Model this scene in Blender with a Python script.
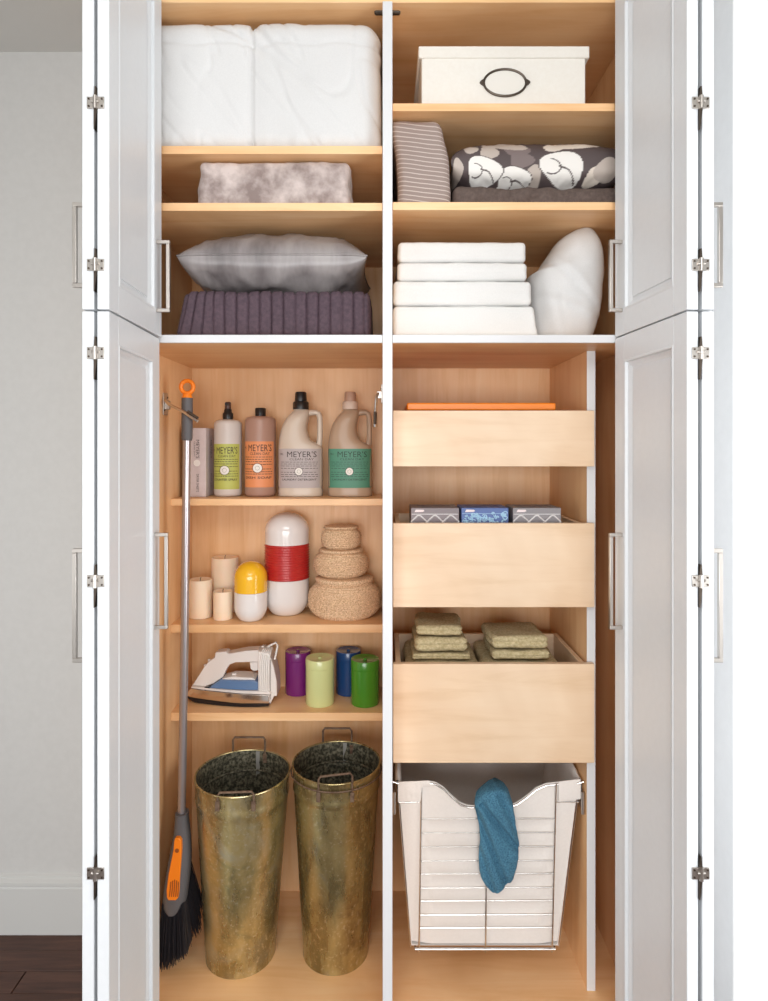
import bpy, bmesh, math, random
from mathutils import Vector, Matrix, noise
random.seed(7)
for o in list(bpy.data.objects): bpy.data.objects.remove(o)
SC = bpy.context.scene
COL = SC.collection
R = math.radians

# ------------------------------------------------------------------ camera, light, exposure
CAMZ = 1.71; F = 631.0; VX = 384.0; HY = 447.0
cd = bpy.data.cameras.new('camera'); cam = bpy.data.objects.new('camera', cd); COL.objects.link(cam)
cam.location = (0, 0, CAMZ); cam.rotation_euler = (R(90), 0, 0)
cd.sensor_fit = 'HORIZONTAL'; cd.sensor_width = 36; cd.lens = 36 * F / 768
cd.shift_y = -(500.5 - HY) / 768; cd.clip_start = 0.01
SC.camera = cam
w = bpy.data.worlds.new('world'); SC.world = w; w.use_nodes = True
bg = w.node_tree.nodes['Background']
bg.inputs[0].default_value = (1.0, 0.985, 0.96, 1); bg.inputs[1].default_value = 0.24
def area(name, loc, target, sx, sy, power, col=(1, 1, 1)):
    l = bpy.data.lights.new(name, 'AREA'); l.shape = 'RECTANGLE'; l.size = sx; l.size_y = sy; l.energy = power; l.color = col
    o = bpy.data.objects.new(name, l); COL.objects.link(o); o.location = loc
    o.rotation_euler = (Vector(target) - Vector(loc)).to_track_quat('-Z', 'Y').to_euler()
    return o
area('right_window_light', (2.05, 0.25, 1.3), (-0.4, 1.5, 1.2), 1.2, 1.7, 36, (0.96, 0.985, 1.0))
area('left_fill_light', (-2.3, 0.1, 1.3), (0.5, 1.6, 1.1), 1.2, 1.7, 19, (0.97, 0.985, 1.0))  # added fill, lifts the right door leaves and side wood
area('front_window_light', (-0.1, -2.3, 1.45), (0, 1.8, 1.05), 2.6, 1.3, 75, (0.98, 0.99, 1.0))
area('high_fill_light', (-0.1, -0.8, 2.9), (0, 1.8, 0.3), 1.6, 0.9, 24, (1.0, 0.99, 0.97))  # added fill from above, brightens the cabinet floor
SC.view_settings.view_transform = 'Standard'; SC.view_settings.look = 'None'
SC.view_settings.gamma = 1; SC.view_settings.use_curve_mapping = False
SC.view_settings.exposure = 0.26

# ------------------------------------------------------------------ helpers
def X(px, Y): return (px - VX) * Y / F
def Z(py, Y): return CAMZ + (HY - py) * Y / F
def nz(x, y, z=0.0): return noise.noise(Vector((x, y, z)))

def mat(name, col, rough=.6, metal=0, spec=.5, **k):
    m = bpy.data.materials.new(name); m.use_nodes = True
    b = m.node_tree.nodes['Principled BSDF']
    b.inputs['Base Color'].default_value = (*col, 1); b.inputs['Roughness'].default_value = rough
    b.inputs['Metallic'].default_value = metal; b.inputs['Specular IOR Level'].default_value = spec
    for a, v in k.items(): b.inputs[a.replace('_', ' ')].default_value = v
    return m
def nd(m, t, **k):
    n = m.node_tree.nodes.new(t)
    for a, v in k.items(): setattr(n, a, v)
    return n
def lk(m, a, b): m.node_tree.links.new(a, b)
def coords(m, scale=(1, 1, 1), rot=(0, 0, 0)):
    tc = nd(m, 'ShaderNodeTexCoord'); mp = nd(m, 'ShaderNodeMapping')
    mp.inputs['Scale'].default_value = scale; mp.inputs['Rotation'].default_value = rot
    lk(m, tc.outputs['Object'], mp.inputs[0]); return mp.outputs[0]
def noise_n(m, vec, scale, detail=4, rough=.6, dist=0):
    n = nd(m, 'ShaderNodeTexNoise'); n.inputs['Scale'].default_value = scale; n.inputs['Detail'].default_value = detail
    n.inputs['Roughness'].default_value = rough; n.inputs['Distortion'].default_value = dist
    lk(m, vec, n.inputs['Vector']); return n.outputs[0]
def ramp(m, fac, stops):
    r = nd(m, 'ShaderNodeValToRGB'); e = r.color_ramp.elements
    while len(e) < len(stops): e.new(.5)
    for q, (p, c) in zip(e, stops): q.position = p; q.color = (*c, 1)
    lk(m, fac, r.inputs[0]); return r.outputs[0]
def bsdf(m): return m.node_tree.nodes['Principled BSDF']
def bump(m, fac, strength=.3, dist=.002):
    b = nd(m, 'ShaderNodeBump'); b.inputs['Strength'].default_value = strength; b.inputs['Distance'].default_value = dist
    lk(m, fac, b.inputs['Height']); lk(m, b.outputs[0], bsdf(m).inputs['Normal'])
def noisy(name, c1, c2, scale=30, rough=.7, stretch=(1, 1, 1), bs=.2, bd=.001, lo=.35, hi=.65, **k):
    m = mat(name, c1, rough, **k); v = coords(m, stretch); n = noise_n(m, v, scale)
    lk(m, ramp(m, n, [(lo, c1), (hi, c2)]), bsdf(m).inputs['Base Color'])
    if bs: bump(m, n, bs, bd)
    return m
def wood(name, stretch, c1, c2, c3, rough=.42):
    m = mat(name, c1, rough)
    v = coords(m, stretch)
    a = noise_n(m, v, 3.0, 8, .62, .6)
    b = noise_n(m, coords(m), 2.2, 3, .5, .8)
    ca = ramp(m, a, [(.3, c2), (.5, c1), (.75, c3)])
    cb = ramp(m, b, [(.33, (.86, .80, .74)), (.62, (1, 1, 1))])
    mx = nd(m, 'ShaderNodeMix', data_type='RGBA', blend_type='MULTIPLY'); mx.inputs[0].default_value = 1
    lk(m, ca, mx.inputs[6]); lk(m, cb, mx.inputs[7]); lk(m, mx.outputs[2], bsdf(m).inputs['Base Color'])
    bump(m, a, .08, .0006)
    return m

W1, W2, W3 = (.90, .56, .29), (.82, .47, .215), (.94, .635, .365)
M = {}
M['wood_h'] = wood('maple ply grain across', (.6, 6, 9), W1, W2, W3)
M['wood_v'] = wood('maple ply grain upright', (9, 6, .6), W1, W2, W3)
M['wood_front'] = wood('pale maple drawer front', (.7, 6, 7), (.85, .65, .46), (.78, .57, .375), (.87, .69, .505))
M['paint'] = noisy('warm white cabinet paint', (.70, .72, .74), (.715, .735, .755), 60, .38, bs=.03, bd=.0003)
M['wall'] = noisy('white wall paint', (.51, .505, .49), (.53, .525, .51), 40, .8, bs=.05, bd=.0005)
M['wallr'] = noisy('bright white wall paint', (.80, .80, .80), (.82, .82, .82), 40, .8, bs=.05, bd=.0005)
M['edge'] = mat('white edge band', (.68, .68, .69), .45)
M['nickel'] = mat('brushed nickel', (.56, .52, .48), .35, 1)
M['steel'] = noisy('chromed steel', (.66, .64, .62), (.74, .72, .70), 60, .25, bs=0, metal=1)
M['dark_metal'] = mat('dark bronze', (.09, .07, .055), .4, .8)
M['black'] = mat('black plastic', (.015, .015, .016), .35)
M['floorwood'] = wood('dark stained oak', (1.2, 14, 9), (.075, .033, .022), (.04, .017, .012), (.12, .055, .036), .55)

class MB:
    def __init__(s): s.v = []; s.f = []
    def add(s, vs, fs):
        n = len(s.v); s.v += [tuple(p) for p in vs]; s.f += [tuple(i + n for i in f) for f in fs]; return s
    def box(s, x0, x1, y0, y1, z0, z1):
        vs = [(x, y, z) for x in (x0, x1) for y in (y0, y1) for z in (z0, z1)]
        return s.add(vs, [(0, 1, 3, 2), (4, 6, 7, 5), (0, 4, 5, 1), (2, 3, 7, 6), (0, 2, 6, 4), (1, 5, 7, 3)])
    def tube(s, pts, r, n=8, closed=False, rr=None):
        pts = [Vector(p) for p in pts]; N = len(pts); vs = []; fs = []
        prev = None
        for i, p in enumerate(pts):
            if closed: t = pts[(i + 1) % N] - pts[i - 1]
            else: t = pts[min(i + 1, N - 1)] - pts[max(i - 1, 0)]
            t.normalize()
            if prev is None:
                a = Vector((0, 0, 1)) if abs(t.z) < .9 else Vector((1, 0, 0))
                u = t.cross(a).normalized()
            else:
                u = (prev - t * prev.dot(t)).normalized()
            prev = u; wv = t.cross(u)
            q = rr[i] if rr else r
            for k in range(n):
                a = 2 * math.pi * k / n
                vs.append(p + (u * math.cos(a) + wv * math.sin(a)) * q)
        for i in range(N if closed else N - 1):
            j = (i + 1) % N
            for k in range(n):
                l = (k + 1) % n
                fs.append((i * n + k, i * n + l, j * n + l, j * n + k))
        if not closed:
            fs.append(tuple(range(n))[::-1]); fs.append(tuple((N - 1) * n + k for k in range(n)))
        return s.add(vs, fs)
    def lathe(s, prof, cx, cy, n=48, sy=1.0, cap0=True, cap1=True, fn=None, cy1=None):
        vs = []; fs = []
        for i, (r, z) in enumerate(prof):
            for k in range(n):
                a = 2 * math.pi * k / n
                q = r + (fn(a, i, r, z) if fn else 0)
                vs.append((cx + q * math.cos(a), cy + q * math.sin(a) * sy, z))
        for i in range(len(prof) - 1):
            for k in range(n):
                l = (k + 1) % n
                fs.append((i * n + k, i * n + l, (i + 1) * n + l, (i + 1) * n + k))
        if cap0: fs.append(tuple(range(n))[::-1])
        if cap1: fs.append(tuple((len(prof) - 1) * n + k for k in range(n)))
        return s.add(vs, fs)
    def loft(s, secs, n=40, fn=None):
        """secs: (z, xl, xr, cy, ry, power)"""
        vs = []; fs = []
        for (z, xl, xr, cy, ry, pw) in secs:
            cx = (xl + xr) / 2; rx = (xr - xl) / 2
            for k in range(n):
                a = 2 * math.pi * k / n; c = math.cos(a); d = math.sin(a)
                e = 2 / pw
                p = Vector((cx + rx * math.copysign(abs(c) ** e, c), cy + ry * math.copysign(abs(d) ** e, d), z))
                if fn: p = fn(p, a)
                vs.append(p)
        for i in range(len(secs) - 1):
            for k in range(n):
                l = (k + 1) % n
                fs.append((i * n + k, i * n + l, (i + 1) * n + l, (i + 1) * n + k))
        fs.append(tuple(range(n))[::-1]); fs.append(tuple((len(secs) - 1) * n + k for k in range(n)))
        return s.add(vs, fs)
    def prism(s, poly, y0, y1, wf=None):
        """polygon in x,z extruded along y; wf(x,z) scales half width"""
        N = len(poly); c = (y0 + y1) / 2; h = (y1 - y0) / 2; vs = []
        for sgn in (-1, 1):
            for (x, z) in poly:
                vs.append((x, c + sgn * h * (wf(x, z) if wf else 1), z))
        fs = [tuple(range(N)), tuple(range(2 * N - 1, N - 1, -1))]
        for i in range(N):
            j = (i + 1) % N; fs.append((i, i + N, j + N, j))
        return s.add(vs, fs)
    def disc(s, cx, cz, r, y, t=.001, n=24, rx=None):
        rx = rx or r
        return s.prism([(cx + rx * math.cos(2 * math.pi * k / n), cz + r * math.sin(2 * math.pi * k / n)) for k in range(n)], y - t, y)
    def rbox(s, b, r, nx=10, ny=6, nz_=6, fn=None, nr=3):
        x0, x1, y0, y1, z0, z1 = b
        rad = [min(r, (x1 - x0) / 2.001), min(r, (y1 - y0) / 2.001), min(r, (z1 - z0) / 2.001)]
        rr = min(rad)
        def samp(a, c, n):
            l = [a + rr * i / nr for i in range(nr)] + [a + rr + (c - a - 2 * rr) * i / n for i in range(n + 1)] + [c - rr + rr * (i + 1) / nr for i in range(nr)]
            return l
        S = [samp(x0, x1, nx), samp(y0, y1, ny), samp(z0, z1, nz_)]
        lo = (x0 + rr, y0 + rr, z0 + rr); hi = (x1 - rr, y1 - rr, z1 - rr)
        key = {}; vs = []; fs = []
        nn = [len(q) for q in S]
        def vid(i, j, k):
            if (i, j, k) in key: return key[(i, j, k)]
            p = Vector((S[0][i], S[1][j], S[2][k]))
            c = Vector([min(max(p[a], lo[a]), hi[a]) for a in range(3)])
            d = p - c
            nrm = d.normalized() if d.length > 1e-9 else Vector((0, 0, 1))
            q = c + nrm * rr
            if fn: q = fn(q, nrm)
            key[(i, j, k)] = len(vs); vs.append(q); return key[(i, j, k)]
        A, B, C = nn[0] - 1, nn[1] - 1, nn[2] - 1
        for i in range(A):
            for j in range(B):
                fs.append((vid(i, j, 0), vid(i, j + 1, 0), vid(i + 1, j + 1, 0), vid(i + 1, j, 0)))
                fs.append((vid(i, j, C), vid(i + 1, j, C), vid(i + 1, j + 1, C), vid(i, j + 1, C)))
        for i in range(A):
            for k in range(C):
                fs.append((vid(i, 0, k), vid(i + 1, 0, k), vid(i + 1, 0, k + 1), vid(i, 0, k + 1)))
                fs.append((vid(i, B, k), vid(i, B, k + 1), vid(i + 1, B, k + 1), vid(i + 1, B, k)))
        for j in range(B):
            for k in range(C):
                fs.append((vid(0, j, k), vid(0, j, k + 1), vid(0, j + 1, k + 1), vid(0, j + 1, k)))
                fs.append((vid(A, j, k), vid(A, j + 1, k), vid(A, j + 1, k + 1), vid(A, j, k + 1)))
        return s.add(vs, fs)
    def build(s, name, m, parent=None, bevel=0, smooth=True, seg=2, ang=38, origin=None, label=None, fixn=True):
        me = bpy.data.meshes.new(name)
        if origin is None: origin = tuple(parent['_w']) if parent is not None and '_w' in parent else None
        if origin is None:
            xs = [p[0] for p in s.v]; ys = [p[1] for p in s.v]; zs = [p[2] for p in s.v]
            origin = ((min(xs) + max(xs)) / 2, (min(ys) + max(ys)) / 2, min(zs))
        ox, oy, oz = origin
        me.from_pydata([(x - ox, y - oy, z - oz) for x, y, z in s.v], [], s.f)
        if fixn:
            bm = bmesh.new(); bm.from_mesh(me); bmesh.ops.recalc_face_normals(bm, faces=bm.faces); bm.to_mesh(me); bm.free()
        if smooth:
            me.polygons.foreach_set('use_smooth', [True] * len(me.polygons)); me.set_sharp_from_angle(angle=R(ang))
        me.materials.append(m)
        o = bpy.data.objects.new(name, me); COL.objects.link(o)
        if bevel:
            b = o.modifiers.new('bevel', 'BEVEL'); b.width = bevel; b.segments = seg; b.limit_method = 'ANGLE'; b.angle_limit = R(40)
        if parent is not None: o.parent = parent; 
        pl = parent['_w'] if parent is not None and '_w' in parent else (0, 0, 0)
        o.location = (ox - pl[0], oy - pl[1], oz - pl[2])
        o['_w'] = (ox, oy, oz)
        if label: o['label'] = label
        return o
def tag(o, label, cat, group=None, kind=None):
    o['label'] = label; o['category'] = cat
    if group: o['group'] = group
    if kind: o['kind'] = kind
    return o
def thing(name, loc, label, cat, group=None):
    o = bpy.data.objects.new(name, None); COL.objects.link(o); o.location = loc; o['_w'] = tuple(loc); o.empty_display_size = .05
    return tag(o, label, cat, group)
def struct(o): o['kind'] = 'structure'; return o
def text_pts(body, size, width=None, bold=0):
    c = bpy.data.curves.new('t', 'FONT'); c.body = body; c.size = size; c.align_x = 'CENTER'; c.align_y = 'CENTER'; c.resolution_u = 2; c.offset = bold
    o = bpy.data.objects.new('t', c); COL.objects.link(o)
    dg = bpy.context.evaluated_depsgraph_get(); me = bpy.data.meshes.new_from_object(o.evaluated_get(dg))
    vs = [tuple(v.co) for v in me.vertices]; fs = [tuple(p.vertices) for p in me.polygons]
    bpy.data.objects.remove(o); bpy.data.curves.remove(c); bpy.data.meshes.remove(me)
    if width and vs:
        k = width / (max(v[0] for v in vs) - min(v[0] for v in vs)); vs = [(v[0] * k, v[1], v[2]) for v in vs]
    return vs, fs

# ------------------------------------------------------------------ setting
FY, BY = 1.66, 2.20
ZF = CAMZ - 1.547      # cabinet floor
CEIL = CAMZ + 1.387
fl = struct(MB().box(-3.2, 2.2, -2.6, 2.4, -.06, -.012).build('floor', mat('floor joint', (.02, .012, .01), .8), origin=(0, 0, 0)))
base = MB().box(-.598, .598, -.0415, .0415, -.013, 0).build('plank', M['floorwood'], fl, bevel=.0015, seg=1, origin=(0, 0, 0))
first = True
for j in range(30):
    y = 2.173 - .0845 * j
    for i in range(4 if y > -.3 else 0):
        x = -2.5 + 1.2 * i + (j * .47 % 1.2) - .2
        if first: o = base; first = False
        else: o = base.copy(); COL.objects.link(o); o.parent = fl
        o.location = (x, y, .011 + random.uniform(-.0006, .0006))
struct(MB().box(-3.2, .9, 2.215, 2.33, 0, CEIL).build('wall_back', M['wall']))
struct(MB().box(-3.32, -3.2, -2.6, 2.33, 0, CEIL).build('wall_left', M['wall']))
struct(MB().box(-3.32, 2.2, -2.6, 2.33, CEIL, CEIL + .1).build('ceiling', mat('ceiling paint', (.60, .60, .58), .9)))
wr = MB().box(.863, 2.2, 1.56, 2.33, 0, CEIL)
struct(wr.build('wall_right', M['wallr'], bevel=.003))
b = MB().prism([(2.215, .0118), (2.195, .0118), (2.195, .172), (2.199, .176), (2.199, .180), (2.190, .186), (2.190, .196), (2.204, .204), (2.204, .210), (2.215, .216)], -3.2, -.70)
b.v = [(y, x, z) for x, y, z in b.v]
struct(b.build('baseboard_back', mat('baseboard paint', (.54, .54, .525), .5)))

# ------------------------------------------------------------------ cabinet
XL, XR = -.669, .69
DK0, DK1 = CAMZ + .2736, CAMZ + .2946
cab = thing('tall_storage_cabinet', (0, 1.93, 0), 'tall built in white cabinet with maple interior and open folding doors', 'cabinet')
MB().box(XL - .02, XL, FY, BY, .0, CEIL - .002).build('side_panel', M['wood_v'], cab, bevel=.001)
MB().box(XR, XR + .02, FY, BY, .0, CEIL - .002).build('side_panel', M['wood_v'], cab, bevel=.001)
MB().box(XL - .02, XR + .02, BY, BY + .013, .0, CEIL - .002).build('back_panel', M['wood_v'], cab)
MB().box(XL, XR, FY + .002, BY, ZF - .02, ZF).build('bottom_panel', M['wood_h'], cab, bevel=.001)
MB().box(XL, XR, FY + .03, FY + .05, .0, ZF - .0205).build('toe_kick', M['paint'], cab, label='white painted toe kick')
TOP = CAMZ + 1.1707
MB().box(XL, XR, FY + .002, BY, TOP, TOP + .022).build('top_panel', M['wood_h'], cab, bevel=.001)
MB().box(XL - .02, .862, FY - .002, FY + .0015, TOP + .022, CEIL - .002).build('header_panel', M['paint'], cab, label='white painted header')
MB().box(XR + .0, .862, FY - .002, FY + .02, 0, TOP + .022).build('filler_strip', M['paint'], cab, label='white painted filler strip')
MB().box(XL - .02, XL + .0, FY - .018, FY - .0005, 0, CEIL - .002).build('face_frame', M['edge'], cab, bevel=.001, label='white painted front edge')
# middle divider and deck
MB().box(-.0037, .0221, FY + .004, BY, ZF, TOP).build('divider', M['wood_v'], cab)
MB().box(-.0037, .0221, FY - .004, FY + .0035, ZF - .02, TOP).build('divider_edge', M['edge'], cab, bevel=.0012, label='white front edge of the divider')
MB().box(XL, -.0042, FY + .004, BY, DK0, DK1).build('deck_panel', M['wood_h'], cab)
MB().box(.0226, XR, FY + .004, BY, DK0, DK1).build('deck_panel', M['wood_h'], cab)
MB().box(XL, -.0042, FY - .004, FY + .0035, DK0, DK1).build('deck_edge', M['edge'], cab, bevel=.0012, label='white front edge of the deck')
MB().box(.0226, XR, FY - .004, FY + .0035, DK0, DK1).build('deck_edge', M['edge'], cab, bevel=.0012, label='white front edge of the deck')
def shelf(x0, x1, y0, zt, th):
    MB().box(x0, x1, y0, BY, zt - th, zt).build('shelf', M['wood_h'], cab, bevel=.0008)
    MB()
SH = dict(ula=Z(145.8, 1.67), ulb=Z(202.8, 1.67), ura=Z(103.3, 1.67), urb=Z(202, 1.67))
shelf(XL, -.0042, 1.67, SH['ula'], .0215); shelf(XL, -.0042, 1.67, SH['ulb'], .0212)
shelf(.0226, XR, 1.67, SH['ura'], .0205); shelf(.0226, XR, 1.67, SH['urb'], .0212)
S1, S2, S3 = CAMZ - .1627, CAMZ - .558, CAMZ - .835
SFY = 1.982
shelf(XL, -.0042, SFY, S1, .0215); shelf(XL, -.0042, SFY, S2, .0255); shelf(XL, -.0042, SFY, S3, .0255)
# drawer partition
PX0, PX1, PY = .5775, .6012, 1.795
MB().box(PX0, PX1, PY + .003, BY, ZF, DK0 - .0005).build('partition', M['wood_v'], cab)
MB().box(PX0, PX1, PY, PY + .0028, ZF, DK0 - .0005).build('partition_edge', M['edge'], cab, label='white front edge of the partition')
# cam plugs at top of the divider
for sx in (-1, 1):
    x = -.0037 if sx < 0 else .0221
    p = MB(); p.tube([(x + sx * .0003, 1.70, Z(11.5, 1.70)), (x + sx * .004, 1.70, Z(11.5, 1.70)), (x + sx * .018, 1.70, Z(11.5, 1.70)), (x + sx * .022, 1.70, Z(11.5, 1.70))], .009, 14, rr=[.0105, .009, .009, .006])
    p.build('cover_cap', M['dark_metal'], cab, label='small dark round cap on the divider')

# drawers
def drawer(zt, zb):
    x0, x1 = .0254, .5905; y0 = 1.77; yb = 2.08
    d = bpy.data.objects.new('drawer', None); COL.objects.link(d); d.parent = cab
    d.location = ((x0 + x1) / 2, y0 - 1.93, zb); d['_w'] = ((x0 + x1) / 2, y0, zb)
    MB().box(x0, x1, y0, y0 + .018, zb, zt).build('drawer_front', M['wood_front'], d, bevel=.0012)
    MB().box(x0 + .008, x0 + .022, y0 + .0185, yb, zb + .012, zt - .004).build('drawer_side', M['wood_front'], d, bevel=.0008)
    MB().box(.556, .570, y0 + .0185, yb, zb + .012, zt - .004).build('drawer_side', M['wood_front'], d, bevel=.0008)
    MB().box(x0 + .0225, .5555, yb - .014, yb, zb + .012, zt - .004).build('drawer_back', M['wood_front'], d, bevel=.0008)
    MB().box(x0 + .0225, .5555, y0 + .0185, yb - .0145, zb + .014, zb + .024).build('drawer_bottom', M['wood_h'], d)
    return zb + .024
D1 = drawer(Z(410.5, 1.77), Z(466.5, 1.77))
D2 = drawer(Z(523.3, 1.77), Z(607.3, 1.77))
D3 = drawer(Z(664, 1.77), Z(763, 1.77))

# door leaves
GAPZ = CAMZ + .2845
def leaf(xf, yf, xh, yh, nside, z0, z1, hz, handle, facelabel):
    """finished face runs from fold (xf,yf) to far end (xh,yh); nside = +1 faces +x, -1 faces -x"""
    T = .0245; L = math.hypot(xh - xf, yh - yf); dx = (xh - xf) / L; dy = (yh - yf) / L
    nxn, nyn = (dy, -dx) if nside > 0 else (-dy, dx)
    def tr(u, n, z): return (xf + dx * u + nxn * n, yf + dy * u + nyn * n, z)
    def mapmb(m): m.v = [tr(*p) for p in m.v]; return m
    st = .052
    d = bpy.data.objects.new('cabinet_door', None); COL.objects.link(d); d.parent = cab
    d.location = (xf, yf - 1.93, z0); d['_w'] = (xf, yf, z0); d['label'] = facelabel
    a, c = z0 + st + .008, z1 - st - .008
    mapmb(MB().box(0, st, -T, 0, z0, z1)).build('stile', M['paint'], d, bevel=.0015)
    mapmb(MB().box(L - st, L, -T, 0, z0, z1)).build('stile', M['paint'], d, bevel=.0015)
    mapmb(MB().box(st, L - st, -T, 0, z0, a)).build('rail', M['paint'], d, bevel=.0005)
    mapmb(MB().box(st, L - st, -T, 0, c, z1)).build('rail', M['paint'], d, bevel=.0005)
    # stepped moulding frame around a recessed flat panel
    mm = MB()
    prof = [(0, -.0005), (.004, .0012), (.007, .0008), (.0085, -.006), (.014, -.0075), (.022, -.0125), (.0275, -.0125), (.028, -.009), (.032, -.009)]
    vs = []; fs = []
    for (o_, n_) in prof:
        u0, u1, q0, q1 = st + o_, L - st - o_, a + o_, c - o_
        vs += [(u0, n_, q0), (u1, n_, q0), (u1, n_, q1), (u0, n_, q1)]
    for i in range(len(prof) - 1):
        for k in range(4):
            l = (k + 1) % 4; fs.append((i * 4 + k, i * 4 + l, i * 4 + 4 + l, i * 4 + 4 + k))
    mm.add(vs, fs); mapmb(mm).build('moulding', M['paint'], d, ang=25)
    o_ = prof[-1][0]
    mapmb(MB().box(st + o_ - .001, L - st - o_ + .001, -.019, -.0092, a + o_ - .001, c - o_ + .001)).build('door_panel', M['paint'], d)
    # pull
    u, zz0, zz1 = handle
    pr = .041 if u < .1 else .034; t = .0045
    h = MB()
    h.box(u - t, u + t, .0002, pr, zz1 - .009, zz1).box(u - t, u + t, .0002, pr, zz0, zz0 + .009).box(u - t, u + t, pr - .009, pr, zz0 + .0091, zz1 - .0091)
    mapmb(h).build('pull_handle', M['nickel'], d, bevel=.001, label='nickel bar pull handle')
    return d
YFo = 1.313
for (z0, z1, h0, h1, hinges, which) in ((GAPZ + .002, TOP + .02, CAMZ + .344, CAMZ + .527, (103, 265), 'upper'), (ZF - .03, GAPZ - .002, CAMZ - .464, CAMZ - .219, (353, 581, 873), 'lower')):
    leaf(-.572, YFo, (-.5815 if which == 'upper' else -.587), 1.650, 1, z0, z1, 0, (.297, h0, h1), which + ' left folding door leaf beside the shelves, its panelled front to the opening')
    leaf(-.6285, YFo, -.640, 1.640, -1, z0, z1, 0, (.050, h0, h1), which + ' left folding door leaf next to the grey wall')
    leaf(.6305, YFo, .604, 1.650, -1, z0, z1, 0, (.297, h0, h1), which + ' right folding door leaf beside the shelves, its panelled front to the opening')
    leaf(.6870, YFo, .699, 1.640, 1, z0, z1, 0, (.050, h0, h1), which + ' right folding door leaf next to the bright wall')
    for side, cx in ((-1, -.5997), (1, .6587)):
        for py in hinges:
            zc = Z(py, YFo)
            hg = bpy.data.objects.new('hinge', None); COL.objects.link(hg); hg.parent = cab
            hg.location = (cx, YFo - 1.93, zc); hg['_w'] = (cx, YFo, zc); hg['label'] = 'small nickel hinge joining two folding door leaves'
            p = MB()
            for s in (-1, 1):
                p.box(cx + s * .0105 - .0075, cx + s * .0105 + .0075, YFo - .0022, YFo - .0002, zc - .0125, zc + .0125)
            p.build('hinge_plate', M['nickel'], hg, bevel=.0008)
            q = MB(); q.tube([(cx, YFo - .004, zc - .0135), (cx, YFo - .004, zc + .0135)], .0042, 12); q.tube([(cx - .008, YFo - .0035, zc + .002), (cx + .008, YFo - .0035, zc + .002)], .003, 8)
            q.build('hinge_knuckle', M['nickel'], hg)
            q = MB(); q.prism([(cx - .0034, zc + .012), (cx + .0034, zc + .012), (cx + .001, zc + .034), (cx - .001, zc + .034)], YFo - .0025, YFo + .012)  # dark wedges stand in for gap shade above and below the hinge
            q.build('gap_shade', M['dark_metal'], hg)
            q = MB(); q.prism([(cx - .0034, zc - .055), (cx - .0018, zc - .055), (cx + .0034, zc - .012), (cx - .0034, zc - .012)], YFo - .0025, YFo + .012)
            q.build('gap_shade', M['dark_metal'], hg, label='dark wedge standing in for shade in the door gap')
            for s in (-1, 1):
                for k in (-1, 1):
                    q = MB(); q.lathe([(.0022, 0), (.0022, .0012), (.001, .0015)], 0, 0, 10)
                    n = len(q.v); q.v[-30:] = [(cx + s * .0135 + xx, YFo - .0022 - z, zc + k * .0075 + yy) for xx, yy, z in q.v[-30:]]
                    q.build('screw', M['dark_metal'], hg)

# lid stays / spring clips on the inner sides
def clip(x, Y, py0, py1, side, arm, label):
    c = bpy.data.objects.new('wall_bracket', None); COL.objects.link(c); c.parent = cab
    z = Z((py0 + py1) / 2, Y); c.location = (x, Y - 1.93, z); c['_w'] = (x, Y, z); c['label'] = label
    h = (Z(py0, Y) - Z(py1, Y)) / 2
    p = MB().box(min(x, x + side * .004), max(x, x + side * .004), Y - .02, Y + .02, z - h, z + h)
    p.box(min(x, x + side * .016), max(x, x + side * .016), Y - .006, Y + .006, z - h * .5, z + h * .3)
    p.build('bracket_plate', M['nickel'], c, bevel=.001)
    a = MB(); a.tube(arm, .0042, 8, rr=[.0045] * (len(arm) - 1) + [.0055]); a.build('bracket_arm', M['steel'], c)
    a = MB(); e = Vector(arm[-1]); f = Vector(arm[-2])
    a.tube([f.lerp(e, .25) + Vector((0, .005, .0065)), e + Vector((0, .005, .0065))], .0048, 8)
    a.v = [(x_, y_ - .006, z_ + .001) for x_, y_, z_ in a.v]; a.build('bracket_grip', M['dark_metal'], c, label='black grip strip of the clip arm')
    for k in (-1, 1):
        q = MB(); q.lathe([(.003, 0), (.003, .0015), (.001, .002)], 0, 0, 10)
        q.v = [(x + side * (.004 + zz), Y + k * .013 + yy, z + k * h * .6 + xx) for xx, yy, zz in q.v]
        q.build('screw', M['dark_metal'], c)
clip(XL, 1.925, 393, 415, 1, [(XL + .010, 1.90, Z(400, 1.9)), (XL + .03, 1.87, Z(404, 1.87)), (X(184, 1.85), 1.85, Z(412, 1.85)), (X(198, 1.85), 1.85, Z(421, 1.85))], 'nickel spring clip on the left side holding the broom handle')
clip(-.0037, 1.80, 385, 403, -1, [(-.014, 1.80, Z(392, 1.8)), (-.022, 1.79, Z(397, 1.8)), (-.0245, 1.785, Z(410, 1.785)), (-.025, 1.785, Z(427, 1.785))], 'nickel spring clip hanging empty on the divider')

# ------------------------------------------------------------------ soft goods
def fabric(name, c1, c2, scale=200, rough=.85, bs=.35, bd=.0008, **k): return noisy(name, c1, c2, scale, rough, bs=bs, bd=bd, **k)
M['cotton'] = fabric('white cotton', (.66, .655, .65), (.69, .685, .68), 300, bs=.15)
M['sateen'] = fabric('bright white sheet', (.74, .735, .72), (.77, .765, .75), 300, bs=.1)
M['plush'] = noisy('mauve plush', (.25, .19, .175), (.62, .53, .50), 13, .8, bs=.5, bd=.003, lo=.38, hi=.66)
bsdf(M['plush']).inputs['Sheen Weight'].default_value = .5
M['satin'] = noisy('silver grey satin', (.15, .13, .13), (.33, .30, .295), 6, .30, (1.6, 1, .5), bs=.35, bd=.006)
M['plum'] = fabric('plum quilt', (.062, .038, .052), (.095, .058, .075), 120, .8)
M['brown'] = fabric('brown coverlet', (.085, .058, .048), (.125, .088, .075), 90, .75)
M['olive'] = fabric('olive terry', (.40, .32, .17), (.60, .51, .31), 130, .95, bs=.9, bd=.002)
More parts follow.
